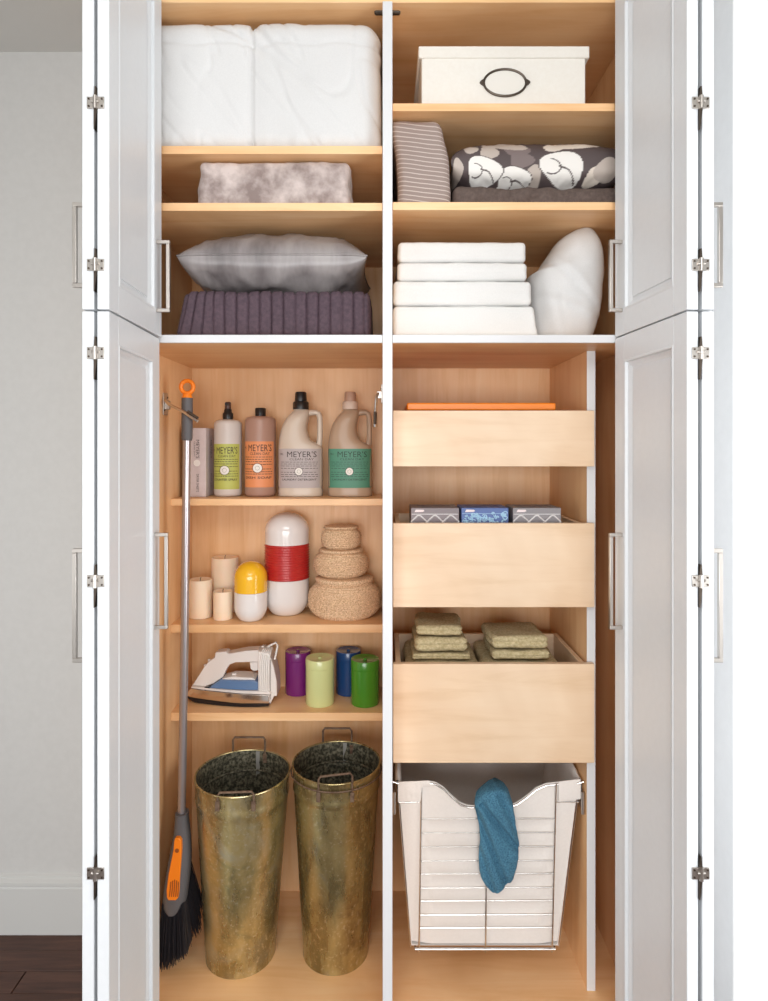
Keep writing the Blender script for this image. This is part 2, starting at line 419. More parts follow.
M['blue'] = noisy('blue terry', (.03, .11, .19), (.10, .28, .40), 330, .95, bs=1, bd=.003, lo=.38, hi=.62)
M['linerf'] = fabric('cream canvas', (.78, .72, .67), (.81, .75, .70), 160, .85, bs=.2)
def wr_(q, s, a): return a * (nz(q.x * s, q.y * s, q.z * s) + .5 * nz(q.x * s * 2.3, q.y * s * 2.3, q.z * s * 2.3 + 7))

# comforter
cx = X(251, 1.69); zs = Z(42, 1.69)
def fcomf(q, n):
    d = -.012 * math.exp(-((q.x - cx) / .0035) ** 2) + .006 * abs(math.sin(min(1, abs(q.x - cx) / .05) * 1.57)) 
    if n.y < .2: d += -.005 * math.exp(-((q.z - zs - .004 * math.sin(q.x * 40)) / .004) ** 2)
    rid = abs(nz(q.x * 7 + q.z * 3, q.z * 3 + q.y * 3, 3.1)); d -= .007 * math.exp(-(rid / .04) ** 2) * (.5 + nz(q.x * 3, q.z * 3, 8))
    rid = abs(nz(q.x * 13 + q.z * 9, q.z * 4, 9.1)); d -= .0035 * math.exp(-(rid / .04) ** 2)
    base = max(0, 1 - (q.z - SH['ula']) / .05); d += .006 * base * nz(q.x * 45, 0, 5)
    d += wr_(q, 6, .005)
    q = q + n * d
    dx = max(0, q.x - X(350, 1.69)); q.z -= dx * dx * 1.6 * max(0, (q.z - SH['ula']) / .35)
    q.x = min(q.x, -.0065); q.z = max(q.z, SH['ula'] + .0005)
    return q
tag(MB().rbox((-.655, -.012, 1.695, 2.15, SH['ula'] + .001, Z(24, 1.71)), .042, 110, 12, 46, fcomf, 6).build('comforter', M['cotton'], ang=80), 'thick folded white comforter filling the top left shelf', 'comforter')

def ffur(q, n):
    t = (q.z - SH['ulb']) / .13
    q = q + n * (wr_(q, 12, .006) + wr_(q, 60, .0012)); q.z = min(q.z, CAMZ + .7715)
    if n.x > .3: q.x -= .004 * math.exp(-((t - .5) / .1) ** 2)
    q.z = max(q.z, SH['ulb'] + .0005); return q
tag(MB().rbox((X(201, 1.72), X(350, 1.72), 1.70, 2.0, SH['ulb'] + .001, CAMZ + .7705), .015, 60, 12, 20, ffur, 4).build('throw_blanket', M['plush'], ang=80), 'folded mauve grey plush throw alone on a shelf under the comforter', 'blanket')

BT = Z(292, 1.73)
def fplum(q, n):
    if n.y < .5:
        ph = (q.x + .56) / .0318; fr = abs(ph - round(ph)) * .0318
        q = q + n * (-.007 * math.exp(-(fr / .0028) ** 2) + wr_(q, 14, .003))
    t = (q.z - DK1) / (BT - DK1)
    if q.x < -.45: q.x += .03 * t * min(1, (-.45 - q.x) / .1)
    q.z = max(q.z, DK1 + .0005); return q
tag(MB().rbox((X(175, 1.72), X(371, 1.72), 1.705, 2.05, DK1 + .001, BT), .022, 150, 8, 12, fplum, 5).build('quilted_blanket', M['plum'], ang=80), 'folded plum quilt with upright pleats under the silver grey pillow', 'blanket')

def pillow(name, label, m, x0, x1, y0, y1, zs, zt, zb, pin=.07, ex=.42, ex2=None, seed=0, wamp=.006, nu=70, nv=40, piping=None, post=None, col=None, seam='seam'):
    cx, cy, hx, hy = (x0 + x1) / 2, (y0 + y1) / 2, (x1 - x0) / 2, (y1 - y0) / 2
    mb = MB(); idx = {}
    def P(u, v, s):
        x = cx + hx * u * (1 - pin * (1 - v * v)); y = cy + hy * v * (1 - pin * (1 - u * u))
        t = max(0, (1 - u ** 4) * (1 - v * v)) ** (ex if s > 0 else (ex2 or ex))
        h = (zt - zs) if s > 0 else (zs - zb)
        e = max(abs(u), abs(v))
        wn = wamp * (nz(u * 3 + seed, v * 3, s) + .8 * nz(u * 14 + seed, v * 5 + 3, s) * e * e * (1 - e ** 8) * 1.5)
        z = zs + s * (h * t + wn * t)
        q = Vector((x, y, z))
        if s < 0: q.z = max(q.z, zb)
        else: q.z = min(q.z, zt)
        return post(q, u, v, s) if post else q
    def par(i, n): a = -1 + 2 * i / n; return math.sin(math.pi / 2 * math.sin(a * math.pi / 2))
    vs = []; fs = []
    for s in (1, -1):
        for i in range(nu + 1):
            for j in range(nv + 1):
                if s < 0 and (i in (0, nu) or j in (0, nv)): idx[(s, i, j)] = idx[(1, i, j)]; continue
                idx[(s, i, j)] = len(vs); vs.append(P(par(i, nu), par(j, nv), s))
        for i in range(nu):
            for j in range(nv):
                f = [idx[(s, i, j)], idx[(s, i + 1, j)], idx[(s, i + 1, j + 1)], idx[(s, i, j + 1)]]
                fs.append(f if s > 0 else f[::-1])
    mb.add(vs, fs); o = mb.build(name, m, ang=85, fixn=False)
    edge = [vs[idx[(1, i, 0)]] for i in range(nu)] + [vs[idx[(1, nu, j)]] for j in range(nv)] + [vs[idx[(1, nu - i, nv)]] for i in range(nu)] + [vs[idx[(1, 0, nv - j)]] for j in range(nv)]
    if piping: MB().tube(edge, piping, 6, closed=True).build('piping', m, o, ang=80)
    if col:
        at = o.data.color_attributes.new('print', 'FLOAT_COLOR', 'POINT')
        for i, p in enumerate(vs): at.data[i].color = (*col(p), 1)
    return o
def satpost(q, u, v, s):
    q.z += .006 * abs(u) ** 3 * -1 + .004 * math.sin(u * 5) * (1 - abs(v)) * 0
    return q
tag(pillow('throw_pillow', '', M['satin'], X(178, 1.715), X(367, 1.715), 1.705, 2.06, Z(254, 1.71), Z(226.5, 1.76), BT + .002, .05, .50, .36, 2, .016, 90, 44, .0028, satpost), 'silver grey satin pillow lying on the plum quilt', 'pillow')

# right upper: storage box
BX = thing('storage_box', (X(503, 1.72), 1.86, SH['ura'] + .0005), 'cream white lidded storage box with oval metal label holder', 'box')
mwb = noisy('cream paperboard', (.78, .745, .68), (.80, .77, .71), 90, .7, bs=.08)
bz1 = Z(46, 1.72)
MB().box(X(421.5, 1.723), X(585.5, 1.723), 1.723, 2.05, SH['ura'] + .001, bz1 - .006).build('box_body', mwb, BX, bevel=.003)
MB().box(X(418.5, 1.72), X(589.5, 1.72), 1.719, 2.056, Z(58, 1.72), bz1).build('box_lid', mwb, BX, bevel=.003)
lh = MB(); ox, oz = X(505, 1.72), Z(82.5, 1.72)
ring = [(ox + .0575 * math.cos(a) , 1.7205, oz + .0365 * math.sin(a)) for a in [2 * math.pi * k / 40 for k in range(40)]]
lh.tube(ring, .0032, 8, closed=True); lh.build('label_holder', M['dark_metal'], BX, label='dark bronze oval label holder')
for s in (-1, 1):
    q = MB(); q.prism([(ox + s * .058, oz - .009), (ox + s * .066, oz - .004), (ox + s * .069, oz), (ox + s * .066, oz + .004), (ox + s * .058, oz + .009)], 1.717, 1.7225)
    q.build('label_screw', M['dark_metal'], BX)
MB().disc(ox, oz, .034, 1.7228, .0012, 32, rx=.055).build('label_card', mat('card', (.78, .75, .69), .7), BX)

# striped pillow standing
def stripes(name, base, line, freq, w, rot):
    m = mat(name, base, .6); v = coords(m, (1, 1, 1), rot); sp = nd(m, 'ShaderNodeSeparateXYZ'); lk(m, v, sp.inputs[0])
    mu = nd(m, 'ShaderNodeMath', operation='MULTIPLY'); lk(m, sp.outputs[2], mu.inputs[0]); mu.inputs[1].default_value = freq
    fr = nd(m, 'ShaderNodeMath', operation='FRACT'); lk(m, mu.outputs[0], fr.inputs[0])
    lt = nd(m, 'ShaderNodeMath', operation='LESS_THAN'); lk(m, fr.outputs[0], lt.inputs[0]); lt.inputs[1].default_value = w
    lk(m, ramp(m, lt.outputs[0], [(0, base), (1, line)]), bsdf(m).inputs['Base Color']); bump(m, noise_n(m, coords(m), 220), .3, .0006)
    return m
zsb = SH['urb']
def fstr(q, n):
    t = (q.z - zsb) / .24
    q = q + n * wr_(q, 14, .003)
    q.x += -.034 * t + .012 * math.sin(t * 3.1); q.z = min(q.z, CAMZ + .8865)
    q.x = max(q.x, .0235); q.z = max(q.z, zsb + .0005); return q
tag(MB().rbox((X(398, 1.72), X(450.5, 1.72), 1.70, 2.02, zsb + .001, CAMZ + .883), .02, 20, 14, 40, fstr, 4).build('striped_pillow', stripes('taupe satin stripe', (.29, .22, .195), (.56, .48, .43), 84, .2, (0, R(-7), 0)), ang=80), 'taupe pillow with thin pale stripes standing upright against the divider', 'pillow')
# brown folded coverlet
zbr = Z(189.5, 1.73)
def fbr(q, n):
    q = q + n * (wr_(q, 9, .008) + wr_(q, 24, .004)); q.z = max(min(q.z, zbr + .004), zsb + .0005); return q
tag(MB().rbox((X(453, 1.72), .685, 1.705, 2.0, zsb + .001, zbr), .02, 60, 10, 6, fbr, 4).build('folded_coverlet', M['brown'], ang=80), 'folded brown coverlet flat under the floral pillow', 'blanket')
# floral pillow
FLW = [ # px, py, rx, ry, rot(deg), colour index
    (483, 173, 18, 14, 10, 0), (513, 181, 17, 12, -10, 0), (561, 170, 23, 17, 15, 0), (488, 155, 9, 8, 0, 1), (531, 180, 9, 12, 20, 1),
    (505, 147, 22, 5, 5, 1), (571, 147, 26, 4, 0, 2), (470, 152, 7, 5, 0, 1), (604, 172, 12, 10, -30, 1), (552, 150, 10, 4, 0, 2), (593, 178, 10, 7, -30, 2), (457, 172, 5, 10, 0, 1), (520, 163, 12, 8, 0, 3), (515, 152, 14, 7, 10, 3)]
PC = [(.84, .81, .77), (.50, .43, .38), (.68, .60, .52), (.20, .155, .15)]
def flcol(p):
    py = HY - (p.z - .18 * max(0, p.y - 1.75) - CAMZ) * F / 1.74; px = VX + p.x * F / 1.74
    c = (.085, .062, .062)
    for i, (a, b_, rx, ry, ro, ci) in reversed(list(enumerate(FLW))):
        dx, dy = px - a, py - b_; ro = R(ro); u = (dx * math.cos(ro) + dy * math.sin(ro)) / rx; v = (-dx * math.sin(ro) + dy * math.cos(ro)) / ry
        th = math.atan2(v, u); d = math.hypot(u, v) * (1 + .10 * math.sin(th * 3 + a))
        if d < 1:
            c = PC[ci]
            if ci == 0 and (d > .94 or (abs(u * .6 - v - .1 * math.sin(u * 6)) < .05 and -.2 < u < .75 ) or abs(math.hypot(u + .5, v - .1) - .42) < .03 and u > -.6): c = (.10, .075, .07)
    return c
mfl = mat('printed cotton', (.5, .5, .5), .6); a_ = nd(mfl, 'ShaderNodeVertexColor', layer_name='print'); lk(mfl, a_.outputs[0], bsdf(mfl).inputs['Base Color'])
tag(pillow('floral_pillow', '', mfl, X(450, 1.74), .672, 1.715, 2.0, Z(166, 1.74), Z(140, 1.77), zbr + .005, .05, .30, None, 5, .006, 300, 150, None, None, flcol), 'dark brown pillow with large white flower print on the brown coverlet', 'pillow')

# white folded sheets
prev = DK1
for i, (xa, xb, ya, lab) in enumerate([(393, 538, 306, 'folded white sheet, bottom and widest of the stack of four'), (393, 531.5, 281, 'folded white sheet, second from the bottom of the stack of four'), (397, 527.5, 262, 'folded white sheet, second from the top of the stack of four'), (398, 526.5, 241, 'folded white sheet, top of the stack of four')]):
    zt = Z(ya, 1.73)
    def fs_(q, n, i=i, z0=prev, z1=zt):
        t = (q.z - z0) / (z1 - z0); tq = t
        dd = wr_(q, 7, .003) * max(0, 1 - abs(n.z)) + wr_(q, 25, .0012)
        if n.y < 0: dd -= .0018 * math.exp(-((t - .45 - .1 * nz(q.x * 4, i)) / .05) ** 2)
        q = q + n * dd + Vector((0, 0, .0)); q.z += .0015 * nz(q.x * 6, q.y * 4, i * 3.3) * (0 if (t < .1) else 1)
        q.z = min(max(q.z, z0 + .0008), z1 - .0003 + .0)
        if i == 0: q.x -= max(0, q.x - .3) * .10 * t
        q.x = max(q.x, .0235); return q
    tag(MB().rbox((X(xa, 1.73), X(xb, 1.73), 1.722 + .003 * i, 2.05, prev + .0012, zt - .0008), .012, 50, 10, 6, fs_, 4).build('folded_sheet', M['sateen'], ang=80), lab, 'sheet', 'folded white sheets in a stack')
    prev = zt
# white bed pillow standing
secs = []
OUT = [(352, 541, 590), (345, 537, 594), (336, 534, 597.5), (322, 533, 601), (308, 532, 603.5), (294, 531, 605.5), (280, 531, 606.5), (272, 533, 607), (267, 541, 607), (262, 545.5, 607), (255, 549.5, 606.8), (247, 555, 606.3), (240, 559.5, 605), (235, 564, 603), (231, 569.5, 600.5), (228.5, 574, 598), (227, 580, 593)]
OUT2 = []
for (a, b_) in zip(OUT, OUT[1:]):
    for k in range(4): OUT2.append(tuple(a[m_] + (b_[m_] - a[m_]) * k / 4 for m_ in range(3)))
OUT2.append(OUT[-1])
for (py, xl, xr) in OUT2:
    z = Z(py, 1.8); t = (py - 227) / 125
    secs.append((max(z, DK1 + .001), X(xl, 1.8), X(xr, 1.8), 1.87, .03 + .11 * math.sin(math.pi * min(1, .04 + t * .93)) ** .5, 2.4))
secs[0] = (DK1 + .001,) + secs[0][1:]
def fwp(p, a):
    px = VX + p.x * F / 1.8; py = HY - (p.z - CAMZ) * F / 1.8
    if math.sin(a) < 0.3:
        for (x0, y0, x1, y1, dpt) in ((531, 296, 604, 322, .007), (545, 262, 592, 312, .006), (550, 300, 560, 335, .004)):
            L2 = (x1 - x0) ** 2 + (y1 - y0) ** 2; t = ((px - x0) * (x1 - x0) + (py - y0) * (y1 - y0)) / L2
            if -.05 < t < 1.05:
                d = ((px - x0) * (y1 - y0) - (py - y0) * (x1 - x0)) / math.sqrt(L2)
                p.y += dpt * math.exp(-(d / 2.2) ** 2)
                p.y -= .004 * math.exp(-((d - 5) / 4) ** 2)
    p.y += wr_(p, 9, .008); p.x += wr_(p, 12, .002); p.z = min(p.z, 2.3355); return p
tag(MB().loft(secs, 90, fwp).build('bed_pillow', M['cotton'], ang=80), 'plump white bed pillow stood on end beside the folded sheets', 'pillow')

# ------------------------------------------------------------------ cleaning products
mink = mat('dark label ink', (.05, .035, .03), .6); minkw = mat('white label print', (.85, .82, .78), .6)
def wrap(vs, cx, cy, z, R_, off=.0006, sy=1.0, fcurve=None):
    out = []
    for (x, y, _) in vs:
        if fcurve: out.append((cx + x, fcurve(x) - off, z + y))
        else:
            a = x / R_; out.append((cx + (R_ + off) * math.sin(a), cy - (R_ + off) * math.cos(a) * sy, z + y))
    return out
def label_art(parent, cx, cy, Rr, z0, z1, wid, col, title, sub, foot, ink, fcurve=None, shade=(.8, .8, .8), disc_c=(.86, .82, .76)):
    """paper label wrapped over the front of a bottle with its printing"""
    H = z1 - z0
    mb = MB(); n = 24; vs = []; fs = []
    for k in range(n + 1):
        x = -wid / 2 + wid * k / n
        for z in (z0, z1): vs.append((x, z - (z0 + z1) / 2, 0))
    V = wrap(vs, cx, cy, (z0 + z1) / 2, Rr, .0004, 1, fcurve)
    for k in range(n): fs.append((2 * k, 2 * k + 2, 2 * k + 3, 2 * k + 1))
    lab = mb.add(V, fs).build('label', mat('paper label', col, .55), parent, fixn=False, label='printed paper label')
    t = MB()
    def put(s, size, y, x=0, width=None, bold=0):
        v, f = text_pts(s, size, width, bold); v = [(a + x, b, c) for a, b, c in v]
        t.add(wrap(v, cx, cy, z0 + H * y, Rr, .0010, 1, fcurve), f)
    put('MRS.', H * .07, .86, -wid * .41, wid * .10)
    put(title, H * .21, .85, wid * .06, wid * .68)
    put(sub, H * .08, .73, wid * .06, wid * .56)
    for k, y in enumerate((.66, .61, .56, .50, .40, .34, .29)):
        x = -wid * .43; rk = random.Random(k)          # fine print, too small to read in the photo: rows of short dashes
        while x < wid * .40:
            l = rk.uniform(.04, .10) * wid; l = min(l, wid * .43 - x); hh = H * .006
            v = []
            for q in range(3): v += [(x + l * q / 2, H * (y - .5) - hh, 0), (x + l * q / 2, H * (y - .5) + hh, 0)]
            t.add(wrap(v, cx, cy, (z0 + z1) / 2, Rr, .0010, 1, fcurve), [(0, 2, 3, 1), (2, 4, 5, 3)]); x += l + wid * .02
    put(foot, H * .07, .21, 0, wid * .80, .0001)
    t.build('lettering', ink, lab, smooth=False, fixn=False)
    d = MB(); vs = [(0, 0, 0)]
    for k in range(20): vs.append((H * .095 * math.cos(k * math.pi / 10), H * .095 * math.sin(k * math.pi / 10), 0))
    d.add(wrap(vs, cx, cy, z0 + H * .42, Rr, .0024, 1, fcurve), [(0, k + 1, (k + 1) % 20 + 1) for k in range(20)])
    d.build('emblem', mat('emblem print', disc_c, .6), lab, smooth=False, fixn=False)
    d = MB(); d.tube(wrap([(H * .105 * math.cos(k * math.pi / 12), H * .105 * math.sin(k * math.pi / 12), 0) for k in range(24)], cx, cy, z0 + H * .42, Rr, .0024, 1, fcurve), .0005, 4, closed=True)
    d.tube(wrap([(H * .045 * math.cos(k * math.pi / 6), H * .045 * math.sin(k * math.pi / 6), 0) for k in range(12)], cx, cy, z0 + H * .42, Rr, .0026, 1, fcurve), .0003, 4, closed=True)
    d.build('emblem_ring', ink, lab, smooth=False, fixn=False)
# upright box
yb0 = 2.05
bx = thing('dryer_sheet_box', (X(195, yb0), yb0, S1), 'pale lilac upright box of dryer sheets partly behind the broom pole', 'box')
MB().box(X(183.5, yb0), X(206, yb0), yb0, yb0 + .12, S1 + .0008, Z(428, yb0)).build('carton', noisy('lilac carton', (.62, .53, .53), (.66, .57, .57), 60, .6, bs=.05), bx, bevel=.0012)
for face in (0, 1):
    t = MB()
    for s, size, py, wd in (('MEYER\'S', .016, 449, .060), ('DRYER SHEETS', .011, 483, .058), ('CLEAN DAY', .006, 449, .05)):
        v, f = text_pts(s, size, wd)
        off = -.010 if s == 'CLEAN DAY' else 0
        if face == 0: v = [(X(197.5, yb0) + y + off, yb0 - .0006, Z(py, yb0) - x) for x, y, _ in v]
        else: v = [(X(206, yb0) + .0006, yb0 + .06 + y + off, Z(py, yb0) - x) for x, y, _ in v]
        MB().add(v, f).build('lettering', mink, bx, smooth=False, fixn=False, label='dark printed lettering')
MB().disc(X(197, yb0), Z(463, yb0), .011, yb0 - .0003, .0006, 20).build('emblem', minkw, bx, label='round white emblem')

def bottle(name, label, x, Yc, r, pys, body, cap, labelspec, kind):
    b = thing(name, (x, Yc, S1), label, 'bottle')
    z0 = S1 + .0006; zs_ = Z(pys[0], Yc); zn = Z(pys[1], Yc); zc = Z(pys[2], Yc)
    prof = [(r * .86, z0), (r * .97, z0 + .004), (r, z0 + .009), (r, zs_ - .012), (r * .96, zs_ - .005), (r * .80, zs_ + .001), (r * .52, zs_ + .004), (.0145, zn - .001), (.0145, zn + .001)]
    MB().lathe(prof, x, Yc, 48).build('bottle_body', body, b, ang=60)
    if kind == 'spray':
        MB().lathe([(.0165, zn - .001), (.0172, zn + .004), (.0172, zn + .018), (.013, zn + .022), (.0125, zn + .03), (.0105, zn + .034)], x, Yc, 32, fn=lambda a, i, r_, z: .0004 * math.cos(a * 24) if i in (1, 2) else 0).build('collar', cap, b, ang=50)
        MB().box(x - .0045, x + .0045, Yc - .024, Yc - .008, zc - .012, zc - .004).build('nozzle', cap, b, bevel=.001)
        MB().lathe([(.0105, zn + .0342), (.0098, zc - .003), (.007, zc)], x, Yc, 24).build('spray_button', mat('smoked plastic', (.10, .05, .04), .3), b)
    else:
        MB().lathe([(.0175, zn - .001), (.0175, zc - .002), (.0155, zc)], x, Yc, 32, fn=lambda a, i, r_, z: .0004 * math.cos(a * 24) if i < 2 else 0).build('cap', cap, b, ang=50, label='black ribbed cap')
    label_art(b, x, Yc, r, Z(labelspec[1], Yc), Z(labelspec[0], Yc), r * 2.35, *labelspec[2:])
plast = lambda n, c, tr=.15: mat(n, c, .28, Transmission_Weight=tr, IOR=1.4)
bottle('spray_bottle', 'clear spray bottle with yellow green label and dark pump top', X(228, 2.095), 2.095, 13.6 * 2.095 / F, (421, 419, 402), plast('clear milky plastic', (.80, .73, .68), .2), M['black'], (444, 488.5, (.50, .53, .12), "MEYER'S", 'CLEAN DAY', 'COUNTER SPRAY', mink), 'spray')
bottle('soap_bottle', 'slim brown tinted bottle with orange label and black cap', X(260.5, 2.095), 2.095, 15.2 * 2.095 / F, (417.5, 416, 408), plast('rose tinted plastic', (.50, .30, .23), .2), M['black'], (441.5, 486.5, (.78, .29, .12), "MEYER'S", 'CLEAN DAY', 'DISH SOAP', mink), 'cap')
def jug(name, label, pxo, body, capm, lower, labelspec):
    Yc = 2.10; k = lambda v: X(pxo + (v - 25) / 6.98, Yc); zz = lambda v: Z(380 + v / 6.98, Yc)
    b = thing(name, (k(180), Yc, S1), label, 'bottle')
    ry = .047
    S = [(815, 40, 322, .9), (805, 27, 334, .98), (770, 25, 335, 1), (752, 30, 330, .97), (745, 30, 330, .97), (740, 26, 334, 1), (480, 27, 333, 1), (462, 28, 326, 1), (440, 30, 290, .99), (425, 30, 258, .98), (400, 33, 238, .97), (350, 44, 224, .95), (310, 58, 226, .92), (275, 78, 236, .86), (250, 97, 240, .8), (230, 116, 242, .66), (215, 130, 243, .5), (205, 134, 228, .42)]
    secs = []
    for i, (v, l, r_, f) in enumerate(S):
        z = zz(v) if i else S1 + .0006
        secs.append((z, k(l), k(r_), Yc, ry * f, 2.6))
    MB().loft(secs, 56).build('jug_body', body, b, ang=50)
    hp = [(222, 236), (250, 228), (285, 226), (305, 236), (313, 262), (314, 320), (313, 400), (310, 440), (300, 468)]
    pts = [(k(a), Yc, zz(c)) for a, c in hp]
    MB().tube(pts, .0068, 12, rr=[.011, .0098, .009, .009, .009, .009, .009, .0098, .013]).build('jug_handle', body, b, ang=60)
    cx_ = k(180)
    MB().lathe([(.026, zz(205)), (.026, zz(160)), (.022, zz(150))], cx_, Yc, 32, fn=lambda a, i, r_, z: .0005 * math.cos(a * 26)).build('cap_collar', lower, b, ang=50)
    MB().lathe([(.0195, zz(152)), (.0195, zz(140)), (.0185, zz(92)), (.0165, zz(84))], cx_, Yc, 32, fn=lambda a, i, r_, z: .0004 * math.cos(a * 26) if i < 3 else 0).build('cap', capm, b, ang=50)
    xc, rx = k(180), (k(333) - k(27)) / 2
    fc = lambda x: Yc - ry * max(0, 1 - abs(x / rx) ** 2.6) ** (1 / 2.6) - .0006
    label_art(b, xc, Yc, .1, zz(747), zz(480), rx * 1.93, *labelspec, fcurve=fc)
jug('laundry_jug', 'pale laundry jug with lilac grey label and black cap', 278.6, plast('pale jug plastic', (.70, .59, .48), .12), M['black'], M['black'], ((.47, .41, .40), "MEYER'S", 'CLEAN DAY', 'LAUNDRY DETERGENT', mink))
jug('laundry_jug', 'amber tinted laundry jug with green label and tan cap', 328.0, plast('amber jug plastic', (.50, .35, .24), .12), mat('tan cap', (.50, .31, .22), .5), mat('pale collar', (.70, .55, .45), .5), ((.085, .27, .18), "MEYER'S", 'CLEAN DAY', 'LAUNDRY DETERGENT', mat('dark green ink', (.03, .07, .05), .6)))

# ------------------------------------------------------------------ second shelf: candles, jars, baskets
wax = mat('ivory wax', (.93, .74, .55), .5, Subsurface_Weight=.25, Subsurface_Radius=(.02, .01, .006), Subsurface_Scale=.4)
def candle(x, Y, r, zt, lab):
    c = thing('pillar_candle', (x, Y, S2), lab, 'candle', 'ivory pillar candles')
    MB().lathe([(r * .96, S2 + .0006), (r, S2 + .004), (r, zt - .003), (r * .96, zt), (r * .8, zt - .002), (r * .4, zt - .005), (.001, zt - .006)], x, Y, 40).build('wax', wax, c, ang=50)
    MB().tube([(x, Y, zt - .006), (x, Y, zt + .001), (x + .002, Y, zt + .006)], .001, 6).build('wick', M['black'], c)
candle(X(200, 2.07), 2.075, 11.4 * 2.07 / F, Z(577.5, 2.10), 'medium ivory pillar candle, leftmost of the three, beside the broom pole')
candle(X(224.8, 2.15), 2.152, 13.2 * 2.15 / F, Z(555.5, 2.18), 'tallest ivory pillar candle, behind the two shorter ones')
candle(X(222.8, 2.05), 2.052, 9.5 * 2.05 / F, Z(589, 2.075), 'shortest ivory pillar candle, in front between the other two')
def capsule(name, label, px, Y, hw, pyt, bands):
    x = X(px, Y); r = hw * Y / F; zb = S2 + .0006; zt = Z(pyt, Y - r * .3)
    t = thing(name, (x, Y, S2), label, 'jar')
    def rad(z):
        e = .055 if r > .06 else .045
        q = 1.0
        if z < zb + e: q = (1 - (1 - (z - zb) / e) ** 2 * .62) ** .5 if z > zb else .6
        if z > zt - e * 1.2: q = max(0, 1 - ((z - (zt - e * 1.2)) / (e * 1.2)) ** 2.2) ** .5
        return r * q * (1 if z > zb + e else 1)
    for (pa, pb, m, pname, rib) in bands:
        za = zb if pa is None else Z(pa, Y - r); zc = zt if pb is None else Z(pb, Y - r)
        n = 60 if rib else 26
        prof = []
        for k in range(n + 1):
            z = za + (zc - za) * k / n
            rr = rad(z) + ((.0012 * math.sin(k * math.pi * 2 / 4.3) + .001) if rib and 0 < k < n else 0)
            if rr < .002: rr = .002
            prof.append((rr, z - (0.0005 if k == n and pb is not None else 0)))
        MB().lathe(prof, x, Y, 48).build(pname, m, t, ang=60)
glaze = mat('white glaze', (.80, .76, .74), .15, Coat_Weight=.5)
capsule('ceramic_capsule', 'small ceramic egg shaped jar, yellow top and white base', 250.9, 2.041, 16.3, 562, [(None, 594.4, glaze, 'jar_base', 0), (594.4, None, mat('yellow glaze', (.90, .50, .02), .2, Coat_Weight=.5), 'jar_lid', 0)])
capsule('ceramic_capsule', 'tall white ceramic capsule jar with wide ribbed red band', 287.1, 2.122, 21.8, 512.6, [(None, 582, glaze, 'jar_base', 0), (582, 546.2, mat('red glaze', (.48, .02, .02), .3, Coat_Weight=.3), 'red_band', 1), (546.2, None, glaze, 'jar_lid', 0)])
mrat = noisy('woven seagrass', (.48, .29, .16), (.92, .68, .45), 230, .8, bs=.6, bd=.002)
def basket(px, Yc, hw, pyb, pyt, zb, lab, sy, lidr, neck):
    r = hw * Yc / F; x = X(px, Yc); zt = zb + .935 * (pyb - pyt) * (Yc - r * .5) / F
    t = thing('lidded_basket', (x, Yc, zb), lab, 'basket', 'round lidded seagrass baskets in a stack')
    h = zt - zb; n = max(6, int(h / .0072)); prof = []
    for k in range(n * 4 + 1):
        u = k / (n * 4)
        q = .64 + .36 * math.sin(math.pi * min(1, .02 + u * .98 / .86 * .9) ** .92) if u < .9 else .64
        q = .62 + .38 * (max(0, 1 - (abs(u - .47) / .53) ** 3))
        if u > .94: q = max(q, neck)
        prof.append((r * q + .0019 * math.cos(k * math.pi / 2), zb + .0006 + h * .90 * u))
    def tw(a, i, r_, z): return .0016 * math.sin(a * 46 + (i // 4) * math.pi * .9 + i * .25)
    MB().lathe(prof, x, Yc, 150, sy, fn=tw).build('basket_body', mrat, t, ang=80)
    z1 = zb + .0006 + h * .90; lr = r * lidr; pr = []
    for k in range(20):
        u = k / 19; pr.append((max(.002, lr * (1.0 if k < 5 else 1 - (k - 4) / 15.0)) + .0008 * math.cos(k * 2.2), z1 + .0005 + h * .10 * (min(1, k / 5) * .75 + .25 * u)))
    MB().lathe(pr, x, Yc, 120, sy, fn=lambda a, i, r_, z: .0009 * math.sin(a * 34 + i)).build('basket_lid', mrat, t, ang=80)
    return zt
a1 = basket(344.6, 2.094, 35.8, 620.3, 577, S2, 'largest round seagrass basket, bottom of the stack of three', .84, .80, .78)
a2 = basket(341.2, 2.10, 27.2, 580, 550.5, a1 + .0015, 'medium round seagrass basket, middle of the stack of three', .9, .80, .80)
a3 = basket(341.2, 2.10, 19.6, 551, 527, a2 + .0015, 'smallest round seagrass basket, top of the stack of three', .95, .86, .86)

# ------------------------------------------------------------------ third shelf: iron and canisters
IY = 2.075
def ip(a, c): return (X(180 + a / 6.98, IY), Z(635 + c / 6.98, IY) + .0012)
iron = thing('steam_iron', (X(235, IY), IY, S3), 'white and blue steam iron with its cord wound round the heel', 'iron')
x_n, x_e = ip(50, 0)[0], ip(690, 0)[0]
def taper(x, z): 
    u = max(0, min(1, (x - x_n) / (x_e - x_n))); return .12 + .88 * min(1, (u * 1.6)) ** .6
def subd(poly, n=4):
    out = []
    for i in range(len(poly)):
        a, b_ = poly[i], poly[(i + 1) % len(poly)]
        m_ = max(1, int(math.hypot(a[0] - b_[0], a[1] - b_[1]) / .008))
        for k in range(m_): out.append((a[0] + (b_[0] - a[0]) * k / m_, a[1] + (b_[1] - a[1]) * k / m_))
    return out
def ipoly(pts, w_, name, m, tp=True, bev=.0025, lab=None):
    p = subd([ip(*q) for q in pts]) if tp else [ip(*q) for q in pts]
    mb = MB().prism(p, IY - w_, IY + w_, taper if tp else None)
    o = mb.build(name, m, iron, bevel=bev, label=lab, ang=50)
    return o
mwh = mat('white iron plastic', (.80, .74, .70), .3); mch = mat('mirror chrome', (.75, .70, .66), .12, 1)
szb = (HY - (S3 - CAMZ) * F / IY)
ib = (szb - 635) * 6.98  # pixel row of the shelf under the iron
